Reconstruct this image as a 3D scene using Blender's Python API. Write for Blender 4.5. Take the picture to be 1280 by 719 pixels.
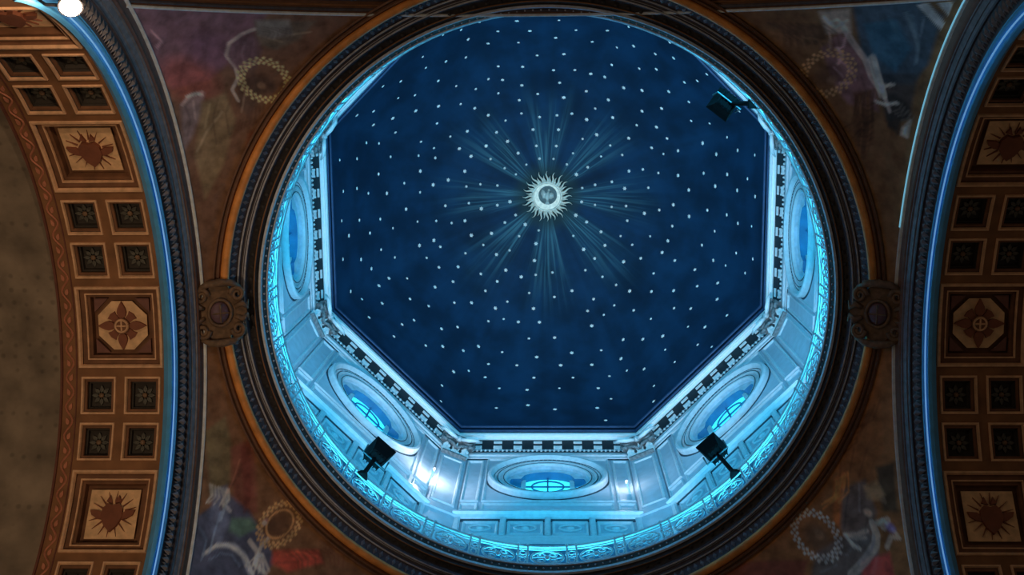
import bpy, math, random
import numpy as np
from mathutils import Matrix, Vector

for o in list(bpy.data.objects):
    bpy.data.objects.remove(o, do_unlink=True)
scene = bpy.context.scene
COL = scene.collection
PI = math.pi
random.seed(7)

# ------------------------------------------------------------------ camera
# axes: +X east, +Y south, +Z up; the eye is the origin of heights, the floor lies 1.6 m below it
F_PX, TILT, ROLL, YAW = 1496.484, 0.17522, 0.1718, -0.178
CAM = Vector((0.04881, -3.78815, 0.0))
def cam_dir(u, v):
    u, v = u*math.cos(ROLL)+v*math.sin(ROLL), -u*math.sin(ROLL)+v*math.cos(ROLL)
    X, Y, Z = u, v*math.cos(TILT)+math.sin(TILT), math.cos(TILT)-v*math.sin(TILT)
    return Vector((X*math.cos(YAW)+Y*math.sin(YAW), -X*math.sin(YAW)+Y*math.cos(YAW), Z))
fw = cam_dir(0, 0); rt = cam_dir(1, 0)-fw; dn = cam_dir(0, 1)-fw
cd = bpy.data.cameras.new('camera'); cam = bpy.data.objects.new('camera', cd); COL.objects.link(cam)
cam.matrix_world = Matrix(((rt.x, -dn.x, -fw.x, CAM.x), (rt.y, -dn.y, -fw.y, CAM.y), (rt.z, -dn.z, -fw.z, CAM.z), (0, 0, 0, 1)))
cd.sensor_fit = 'HORIZONTAL'; cd.sensor_width = 36.0; cd.lens = 36.0*F_PX/1280.0
cd.clip_start = 0.05; cd.clip_end = 200
scene.camera = cam

# ------------------------------------------------------------------ world, exposure, large lights
w = bpy.data.worlds.new('nave_ambient'); scene.world = w; w.use_nodes = True
bg = w.node_tree.nodes['Background']
bg.inputs['Color'].default_value = (1.0, 0.80, 0.62, 1); bg.inputs['Strength'].default_value = 0.065
vs = scene.view_settings
vs.view_transform = 'Standard'; vs.look = 'None'; vs.gamma = 1.0; vs.use_curve_mapping = False
vs.exposure = 0.0

ZC = 13.993      # springing level of the crossing arches
RB = 4.832       # arch soffit radius
WB = 6.069       # arch soffit inner edge
WP, RP = 5.772, 5.666
ZG = 20.5        # gallery floor
AW = 6.2         # drum wall apothem
ZLIP = 32.15
DOME_A, DOME_Z, DOME_B = 5.96, 32.2, 6.75

def area_light(name, loc, aim, sx, sy, power, col):
    l = bpy.data.lights.new(name, 'AREA'); l.shape = 'RECTANGLE'; l.size = sx; l.size_y = sy
    l.energy = power; l.color = col
    o = bpy.data.objects.new(name, l); COL.objects.link(o); o.location = loc
    d = Vector(aim)-Vector(loc); o.rotation_euler = d.to_track_quat('-Z', 'Y').to_euler()
    return o
def spot_light(name, loc, aim, angle, power, col, size=0.1, blend=0.6):
    l = bpy.data.lights.new(name, 'SPOT'); l.spot_size = math.radians(angle); l.spot_blend = blend
    l.energy = power; l.color = col; l.shadow_soft_size = size
    o = bpy.data.objects.new(name, l); COL.objects.link(o); o.location = loc
    d = Vector(aim)-Vector(loc); o.rotation_euler = d.to_track_quat('-Z', 'Y').to_euler()
    return o
CYAN = (0.04, 0.62, 1.0)
for k in range(8):
    a = math.radians(90+45*k); c, s = math.cos(a), math.sin(a)
    # cyan light entering through the round windows of the drum
    area_light('window_light', (6.02*c, 6.02*s, 29.0), (-5.8*c, -5.8*s, 23.5), 1.5, 1.5, 62, CYAN)
    # strip of gallery lights on the walkway behind the railing, one per drum side
    area_light('gallery_strip_light', (5.55*c, 5.55*s, ZG+0.25), (6.15*c, 6.15*s, ZG+6.5), 3.6, 0.12, 165, CYAN)
    # cool white projector that washes the cornice
    b = math.radians(67.5+45*k); c, s = math.cos(b), math.sin(b)
    spot_light('cornice_projector_light', (4.95*c, 4.95*s, ZG+1.2), (6.0*c, 6.0*s, 31.8), 38, 560, (0.74, 0.84, 1.0), 0.15, 0.9)

# ------------------------------------------------------------------ materials
def lin(c):
    return tuple(((v/255.0)/12.92 if v/255.0 <= 0.04045 else ((v/255.0+0.055)/1.055)**2.4) for v in c)
def gain(c, g):
    return tuple(min(0.9, v*g) for v in lin(c))
MATS = {}
def mat(name, rgb, rough=0.6, metal=0.0, nscale=6.0, namt=0.18, bump=0.0, spec=0.4, emit=None, estr=0.0):
    if name in MATS: return MATS[name]
    m = bpy.data.materials.new(name); m.use_nodes = True; nt = m.node_tree; N = nt.nodes; L = nt.links
    b = N['Principled BSDF']
    b.inputs['Roughness'].default_value = rough; b.inputs['Metallic'].default_value = metal
    b.inputs['Specular IOR Level'].default_value = spec
    tc = N.new('ShaderNodeTexCoord'); nz = N.new('ShaderNodeTexNoise')
    nz.inputs['Scale'].default_value = nscale; nz.inputs['Detail'].default_value = 6
    L.new(tc.outputs['Object'], nz.inputs['Vector'])
    mr = N.new('ShaderNodeMapRange'); mr.inputs['From Min'].default_value = 0.3; mr.inputs['From Max'].default_value = 0.7
    mr.inputs['To Min'].default_value = 1-namt; mr.inputs['To Max'].default_value = 1+namt
    L.new(nz.outputs['Fac'], mr.inputs['Value'])
    mx = N.new('ShaderNodeVectorMath'); mx.operation = 'SCALE'; mx.inputs[0].default_value = rgb
    L.new(mr.outputs['Result'], mx.inputs['Scale']); L.new(mx.outputs['Vector'], b.inputs['Base Color'])
    if bump:
        bp = N.new('ShaderNodeBump'); bp.inputs['Strength'].default_value = bump; bp.inputs['Distance'].default_value = 0.02
        L.new(nz.outputs['Fac'], bp.inputs['Height']); L.new(bp.outputs['Normal'], b.inputs['Normal'])
    if emit:
        b.inputs['Emission Color'].default_value = (*emit, 1); b.inputs['Emission Strength'].default_value = estr
    MATS[name] = m
    return m
G = 5.0
M_brown = mat('soffit_brown', gain((66, 43, 25), G), 0.75, nscale=3, namt=0.25, bump=0.1)
M_brown2 = mat('coffer_brown', gain((58, 37, 23), G), 0.75, nscale=4, namt=0.25)
M_tan = mat('frame_tan', (0.80, 0.46, 0.25), 0.6, nscale=8, namt=0.2)
M_beige = mat('panel_beige', (0.88, 0.54, 0.28), 0.7, nscale=7, namt=0.2)
M_petal = mat('petal_umber', gain((62, 34, 22), G), 0.7)
M_red = mat('corner_oxblood', gain((58, 36, 30), G), 0.7)
M_dark = mat('coffer_dark', gain((30, 26, 22), 4), 0.8)
M_ros = mat('rosette_bronze', gain((44, 42, 36), 4), 0.5, nscale=20, namt=0.4)
M_vault = mat('vault_plaster', gain((64, 55, 45), G), 0.85, nscale=1.6, namt=0.4, bump=0.15)
M_leafred = mat('leaf_border_terracotta', gain((96, 58, 42), G), 0.7, nscale=10)
M_border = mat('border_dark_red', gain((52, 28, 20), G), 0.7)
M_blueband = mat('blue_cove', (0.10, 0.42, 0.80), 0.35, nscale=5, namt=0.12)
M_grey = mat('stone_grey', gain((60, 58, 60), 4.5), 0.6, nscale=9, namt=0.25)
M_darkgrey = mat('fascia_dark', gain((40, 36, 38), 4.5), 0.65, nscale=9, namt=0.25)
M_brownline = mat('fascia_brown', gain((58, 38, 26), 4.5), 0.65, nscale=9)
M_pale = mat('fillet_pale', (0.82, 0.84, 0.82), 0.45, nscale=9, namt=0.15)
M_orange = mat('ring_ochre', (0.85, 0.33, 0.08), 0.5, nscale=4, namt=0.25)
M_ringdark = mat('ring_dark', gain((26, 23, 22), 4), 0.6, nscale=14, namt=0.35)
M_ringgrey = mat('ring_grey', (0.50, 0.50, 0.54), 0.5, nscale=14, namt=0.2)
M_ringpale = mat('ring_pale', (0.62, 0.66, 0.74), 0.4, nscale=14, namt=0.15)
M_drum = mat('drum_plaster', (0.44, 0.50, 0.58), 0.5, nscale=5, namt=0.10, bump=0.04)
M_drum2 = mat('drum_moulding', (0.56, 0.60, 0.65), 0.42, nscale=9, namt=0.10)
M_lip = mat('lip_white', (0.88, 0.90, 0.92), 0.35, nscale=12, namt=0.04)
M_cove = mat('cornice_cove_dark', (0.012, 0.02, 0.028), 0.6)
M_mod = mat('modillion_white', (0.78, 0.80, 0.82), 0.45, nscale=12, namt=0.06)
M_capital = mat('capital_stone', (0.20, 0.20, 0.21), 0.55, nscale=16, namt=0.4)
M_plinth = mat('plinth_slate', (0.07, 0.14, 0.22), 0.5, nscale=6)
M_rail = mat('railing_paint', (0.72, 0.78, 0.80), 0.35, 0.1, nscale=12, namt=0.2)
M_gold = mat('sun_gilt', (0.85, 0.80, 0.66), 0.4, 0.2, nscale=9, namt=0.2)
M_dove = mat('dove_patina', (0.09, 0.14, 0.14), 0.5, nscale=9, namt=0.35)
M_star = mat('star_gilt', (0.95, 0.93, 0.88), 0.4, 0.0, nscale=2, namt=0.1)
M_black = mat('fixture_black', (0.008, 0.007, 0.008), 0.85, spec=0.1)
M_cart = mat('cartouche_umber', gain((66, 50, 36), 4), 0.6, nscale=12, namt=0.35)
M_shield = mat('cartouche_shield', gain((60, 44, 48), 4), 0.5, nscale=8)
M_marble = mat('floor_marble', (0.34, 0.27, 0.20), 0.35, nscale=0.7, namt=0.25)
M_led = mat('led_blue', (0.3, 0.6, 0.9), 0.4, emit=(0.22, 0.55, 1.0), estr=0.42)
M_pane = mat('window_glow', (0.1, 0.6, 0.8), 0.4, emit=(0.05, 0.85, 0.95), estr=1.2, nscale=1.5, namt=0.2)
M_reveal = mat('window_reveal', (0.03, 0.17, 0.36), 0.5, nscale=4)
M_shade_line = mat('groove_dark', (0.012, 0.035, 0.06), 0.6)  # dark colour standing in for shade along the drum mouldings
M_lampglass = mat('lamp_glass', (1, .95, .85), 0.3, emit=(1.0, 0.80, 0.55), estr=30)

def add_dots(m, scale, dark):     # faint stencilled dot pattern
    nt = m.node_tree; N = nt.nodes; L = nt.links; b = N['Principled BSDF']; src = b.inputs['Base Color'].links[0].from_socket
    tc = N.new('ShaderNodeTexCoord'); v = N.new('ShaderNodeTexVoronoi'); v.inputs['Scale'].default_value = scale; v.inputs['Randomness'].default_value = .25
    L.new(tc.outputs['Object'], v.inputs['Vector'])
    mr = N.new('ShaderNodeMapRange'); mr.inputs['From Min'].default_value = .12; mr.inputs['From Max'].default_value = .24; mr.inputs['To Min'].default_value = dark; mr.inputs['To Max'].default_value = 1
    L.new(v.outputs['Distance'], mr.inputs['Value']); mx = N.new('ShaderNodeVectorMath'); mx.operation = 'SCALE'
    L.new(src, mx.inputs[0]); L.new(mr.outputs['Result'], mx.inputs['Scale']); L.new(mx.outputs['Vector'], b.inputs['Base Color'])
add_dots(M_vault, 4.5, .72)

# ------------------------------------------------------------------ mesh helpers
class MB:
    def __init__(s): s.v = []; s.f = []
    def add(s, vs_, fs):
        n = len(s.v); s.v += [tuple(p) for p in vs_]; s.f += [tuple(i+n for i in q) for q in fs]; return s
    def box(s, x0, x1, y0, y1, z0, z1):
        v = [(x, y, z) for x in (x0, x1) for y in (y0, y1) for z in (z0, z1)]
        return s.add(v, [(0, 1, 3, 2), (4, 6, 7, 5), (0, 4, 5, 1), (2, 3, 7, 6), (0, 2, 6, 4), (1, 5, 7, 3)])
    def grid(s, rows, closed_u=False, closed_v=False):
        nr, nc = len(rows), len(rows[0]); n = len(s.v)
        for r in rows: s.v += [tuple(p) for p in r]
        for i in range(nr if closed_u else nr-1):
            for j in range(nc if closed_v else nc-1):
                a, b = i, (i+1) % nr; c, d = j, (j+1) % nc
                s.f.append((n+a*nc+c, n+a*nc+d, n+b*nc+d, n+b*nc+c))
        return s
    def tube(s, pts, rad, sides=6, closed=False, up=(0, 0, 1), cap=True):
        pts = [Vector(p) for p in pts]; n = len(pts); rows = []
        for i, p in enumerate(pts):
            a = pts[(i-1) % n] if (closed or i) else p; b = pts[(i+1) % n] if (closed or i < n-1) else p
            t = (b-a).normalized(); u = Vector(up)
            if abs(t.dot(u)) > 0.95: u = Vector((1, 0, 0)) if abs(t.x) < .9 else Vector((0, 1, 0))
            e1 = t.cross(u).normalized(); e2 = t.cross(e1)
            r = rad[i] if isinstance(rad, (list, tuple)) else rad
            rows.append([p+e1*(r*math.cos(2*PI*k/sides))+e2*(r*math.sin(2*PI*k/sides)) for k in range(sides)])
        n0 = len(s.v); s.grid(rows, closed_u=closed, closed_v=True)
        if cap and not closed:
            s.f.append(tuple(n0+k for k in range(sides))[::-1]); s.f.append(tuple(n0+(n-1)*sides+k for k in range(sides)))
        return s
    def ball(s, c, rx, ry, rz, nu=8, nv=5):
        rows = []
        for i in range(nv+1):
            th = PI*i/nv
            rows.append([(c[0]+rx*math.sin(th)*math.cos(2*PI*j/nu), c[1]+ry*math.sin(th)*math.sin(2*PI*j/nu), c[2]+rz*math.cos(th)) for j in range(nu)])
        return s.grid(rows, closed_v=True)
    def prism(s, poly, z0, z1, fn=None):
        fn = fn or (lambda x, y, z: (x, y, z)); n = len(poly)
        v = [fn(x, y, z0) for x, y in poly]+[fn(x, y, z1) for x, y in poly]
        return s.add(v, [tuple(range(n))[::-1], tuple(range(n, 2*n))]+[(i, (i+1) % n, n+(i+1) % n, n+i) for i in range(n)])
    def lathe(s, prof, n=192, a0=0.0, a1=2*PI, closed=True):
        m = n if closed else n+1
        rows = [[(r*math.cos(a0+(a1-a0)*i/n), r*math.sin(a0+(a1-a0)*i/n), z) for r, z in prof] for i in range(m)]
        return s.grid(rows, closed_u=closed)
    def octo(s, prof):
        rows = []
        for k in range(8):
            a = math.radians(22.5+45*k)
            rows.append([(p/math.cos(PI/8)*math.cos(a), p/math.cos(PI/8)*math.sin(a), z) for p, z in prof])
        return s.grid(rows, closed_u=True)
    def map(s, fn):
        s.v = [tuple(fn(*p)) for p in s.v]; return s
    def mesh(s, name, m, smooth=False):
        me = bpy.data.meshes.new(name); me.from_pydata(s.v, [], s.f); me.update()
        if m is not None: me.materials.append(m)
        if smooth: me.shade_smooth()
        return me
    def build(s, name, m, parent=None, smooth=False, loc=None, rot=None):
        return link(name, s.mesh(name, m, smooth), parent, loc, rot)
def link(name, me, parent=None, loc=None, rot=None):
    o = bpy.data.objects.new(name, me); COL.objects.link(o)
    if parent is not None: o.parent = parent
    if loc is not None: o.location = loc
    if rot is not None: o.rotation_euler = rot
    return o
def tag(o, label, cat, group=None, kind=None):
    o['label'] = label; o['category'] = cat
    if group: o['group'] = group
    if kind: o['kind'] = kind
    return o
def struct(o, label, cat): return tag(o, label, cat, kind='structure')
def stuff(o): o['kind'] = 'stuff'; return o
def smooth_angle(o, deg=35):
    o.data.shade_smooth()
    try: o.data.set_sharp_from_angle(angle=math.radians(deg))
    except Exception: pass
    return o
STARS = [
 (-2.45,-5.20),(-2.92,-5.04),(-2.29,-4.95),(-3.51,-4.44),(-2.95,-4.32),(-2.40,-4.44),(-3.49,-4.14),(-3.22,-3.76),(-2.74,-3.60),(-4.16,-3.76),(-3.89,-3.35),(-4.32,-3.28),
 (-4.57,-3.63),(-3.29,-3.00),(-2.65,-3.05),(-2.18,-3.50),(-2.24,-2.91),(-3.93,-2.88),(-4.97,-2.92),(-1.92,-5.41),(-0.84,-5.43),(0.36,-5.44),(-0.40,-5.66),(0.55,-5.66),
 (1.84,-5.43),(2.36,-5.24),(-1.41,-5.17),(-0.48,-5.17),(0.86,-5.18),(1.77,-5.16),(0.27,-4.98),(1.35,-4.86),(-1.73,-4.84),(-0.83,-4.86),(2.09,-4.69),(-0.28,-4.49),
 (0.52,-4.52),(1.97,-4.19),(-1.47,-4.18),(-0.73,-4.16),(0.21,-4.05),(0.86,-4.05),(1.35,-3.93),(1.78,-3.83),(-1.79,-3.80),(-1.36,-3.77),(0.40,-3.67),(2.35,-3.50),
 (-0.77,-3.60),(-0.28,-3.33),(0.53,-3.21),(-1.51,-3.36),(-0.86,-3.14),(1.91,-3.13),(1.52,-2.86),(1.23,-3.40),(2.77,-5.15),(3.41,-4.76),(2.54,-4.71),(3.13,-4.47),
 (3.59,-4.34),(2.75,-4.07),(3.21,-4.04),(4.40,-3.88),(3.97,-3.66),(4.26,-3.70),(2.88,-3.42),(3.61,-3.39),(4.17,-3.09),(3.47,-2.88),(4.78,-3.14),(2.92,-2.79),
 (-5.34,-2.83),(-4.56,-2.68),(-5.07,-2.51),(-3.38,-2.47),(-4.56,-2.24),(-2.50,-2.19),(-3.02,-2.04),(-5.31,-1.98),(-5.02,-1.93),(-3.89,-1.91),(-3.53,-1.69),(-2.77,-1.64),
 (-3.99,-1.47),(-4.74,-1.50),(-3.51,-1.37),(-2.42,-1.38),(-5.83,-1.59),(-5.52,-1.55),(-5.05,-1.02),(-3.95,-0.99),(-2.63,-0.90),(-3.14,-0.65),(-4.40,-0.66),(-5.54,-0.69),
 (-5.30,-0.49),(-4.86,-0.41),(-3.59,-0.53),(-3.97,-0.33),(-2.59,-0.41),(-5.79,-0.69),(-2.52,0.13),(-3.24,0.16),(-1.84,-2.68),(-0.80,-2.72),(-1.31,-2.50),(-0.23,-2.60),
 (0.32,-2.65),(0.79,-2.70),(1.26,-2.51),(2.06,-2.58),(-1.60,-2.13),(-0.44,-2.20),(0.37,-2.19),(1.14,-1.89),(1.58,-2.03),(2.57,-1.93),(-1.94,-1.70),(-1.26,-1.83),
 (-0.34,-1.67),(0.30,-1.66),(2.01,-1.69),(-0.93,-1.44),(0.84,-1.42),(1.73,-1.33),(2.39,-1.39),(-1.81,-1.27),(-0.24,-1.25),(0.21,-1.24),(-0.67,-1.06),(0.64,-1.06),
 (-1.37,-0.96),(1.31,-0.97),(-1.01,-0.75),(0.95,-0.73),(2.61,-0.87),(-2.15,-0.46),(-1.61,-0.40),(2.08,-0.51),(1.55,-0.40),(1.14,-0.29),(2.48,-0.31),(-1.21,0.14),
 (-1.62,0.24),(1.12,0.16),(1.55,0.25),(2.08,0.30),(2.53,0.25),(2.79,-2.35),(3.37,-2.30),(4.31,-2.52),(4.79,-2.46),(5.34,-2.87),(3.70,-1.95),(5.27,-2.06),
 (3.27,-1.64),(3.63,-1.45),(4.04,-1.57),(4.69,-1.84),(5.03,-1.54),(5.50,-1.71),(5.81,-1.64),(3.03,-0.94),(3.49,-0.85),(4.05,-0.81),(4.73,-0.94),(5.29,-0.98),
 (5.70,-0.94),(3.20,-0.37),(4.35,-0.39),(5.02,-0.59),(5.51,-0.56),(5.83,-0.49),(3.93,0.11),(-4.37,0.15),(-5.83,0.13),(-5.51,0.25),(-5.04,0.34),(-4.73,0.68),
 (-4.06,0.58),(-3.52,0.62),(-3.06,0.73),(-2.65,0.69),(-5.72,0.62),(-5.29,0.70),(-2.45,1.17),(-3.60,1.23),(-4.02,1.34),(-3.41,1.46),(-5.04,1.27),(-4.70,1.59),
 (-3.81,1.75),(-2.63,1.71),(-5.83,1.23),(-5.50,1.42),(-5.28,1.78),(-3.43,2.06),(-2.85,2.10),(-4.84,2.18),(-4.34,2.26),(-2.99,2.52),(-5.08,2.32),(-3.52,2.61),
 (-5.72,2.25),(-4.21,2.82),(-5.44,2.54),(-4.93,2.77),(-2.93,3.12),(-2.41,3.19),(-2.13,0.33),(-1.03,0.58),(-1.38,0.81),(-0.72,0.89),(-1.81,1.14),(-0.92,1.26),
 (-0.28,1.09),(-2.07,1.49),(-0.37,1.51),(-1.65,1.81),(-1.23,1.70),(-0.42,2.04),(0.93,0.60),(1.28,0.81),(2.57,0.72),(1.74,1.11),(0.85,1.26),(2.36,1.22),
 (1.18,1.68),(1.86,1.53),(1.53,1.95),(2.44,2.00),(-2.14,2.37),(-1.35,2.31),(-0.85,2.54),(-0.38,2.48),(0.16,2.41),(1.23,2.33),(1.77,2.50),(-1.62,2.64),
 (2.19,2.71),(-1.99,2.89),(-0.59,3.02),(2.60,2.85),(0.22,3.14),(1.48,3.19),(0.79,2.96),(3.09,0.45),(3.53,0.31),(4.37,0.42),(4.84,0.16),(5.30,0.21),
 (5.54,0.39),(5.79,0.37),(3.91,0.78),(5.03,0.76),(3.27,1.17),(3.79,1.26),(2.72,1.47),(4.72,1.25),(3.62,1.64),(2.97,1.86),(5.52,1.27),(5.82,1.28),
 (3.98,1.84),(5.01,1.65),(5.30,1.72),(4.53,2.03),(3.34,2.27),(5.70,1.77),(5.10,2.28),(4.55,2.46),(3.25,2.79),(3.89,2.68),(5.02,2.68),(-3.67,3.10),
 (-5.17,2.99),(-4.04,3.38),(-4.34,3.40),(-3.26,3.76),(-2.80,3.80),(-4.49,3.60),(-3.65,4.06),(-3.19,4.20),(-2.60,4.44),(-2.16,4.42),(-2.83,4.87),(-2.41,4.97),
 (-3.10,5.04),(-1.67,3.43),(-0.45,3.47),(-1.29,3.27),(2.12,3.31),(1.28,3.54),(1.79,3.62),(-1.88,3.78),(-1.40,3.76),(-0.93,3.84),(-0.26,3.85),(1.40,3.95),
 (-0.59,4.28),(0.22,4.26),(2.35,4.22),(-1.42,4.62),(-0.34,4.74),(0.75,4.64),(1.67,4.58),(2.26,4.72),(-1.83,4.90),(-0.95,4.93),(0.40,4.93),(1.36,4.92),
 (2.41,4.97),(-1.91,5.19),(-0.42,5.20),(0.77,5.20),(1.88,5.17),(-1.46,5.41),(-0.62,5.44),(0.35,5.41),(1.52,5.41),(2.70,3.38),(3.19,3.53),(3.86,3.14),
 (4.31,3.06),(5.17,2.97),(4.18,3.51),(4.60,3.39),(2.92,4.10),(3.48,3.90),(3.51,4.20),(4.34,3.82),(3.71,4.38),(2.89,4.80),(3.10,5.05),(4.64,3.71),
 (-1.51,5.74),(-0.58,5.70),(0.21,5.76),(-3.06,5.29),(1.88,5.60),(1.45,5.74),(1.66,5.89),(3.03,5.31),
]
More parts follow.
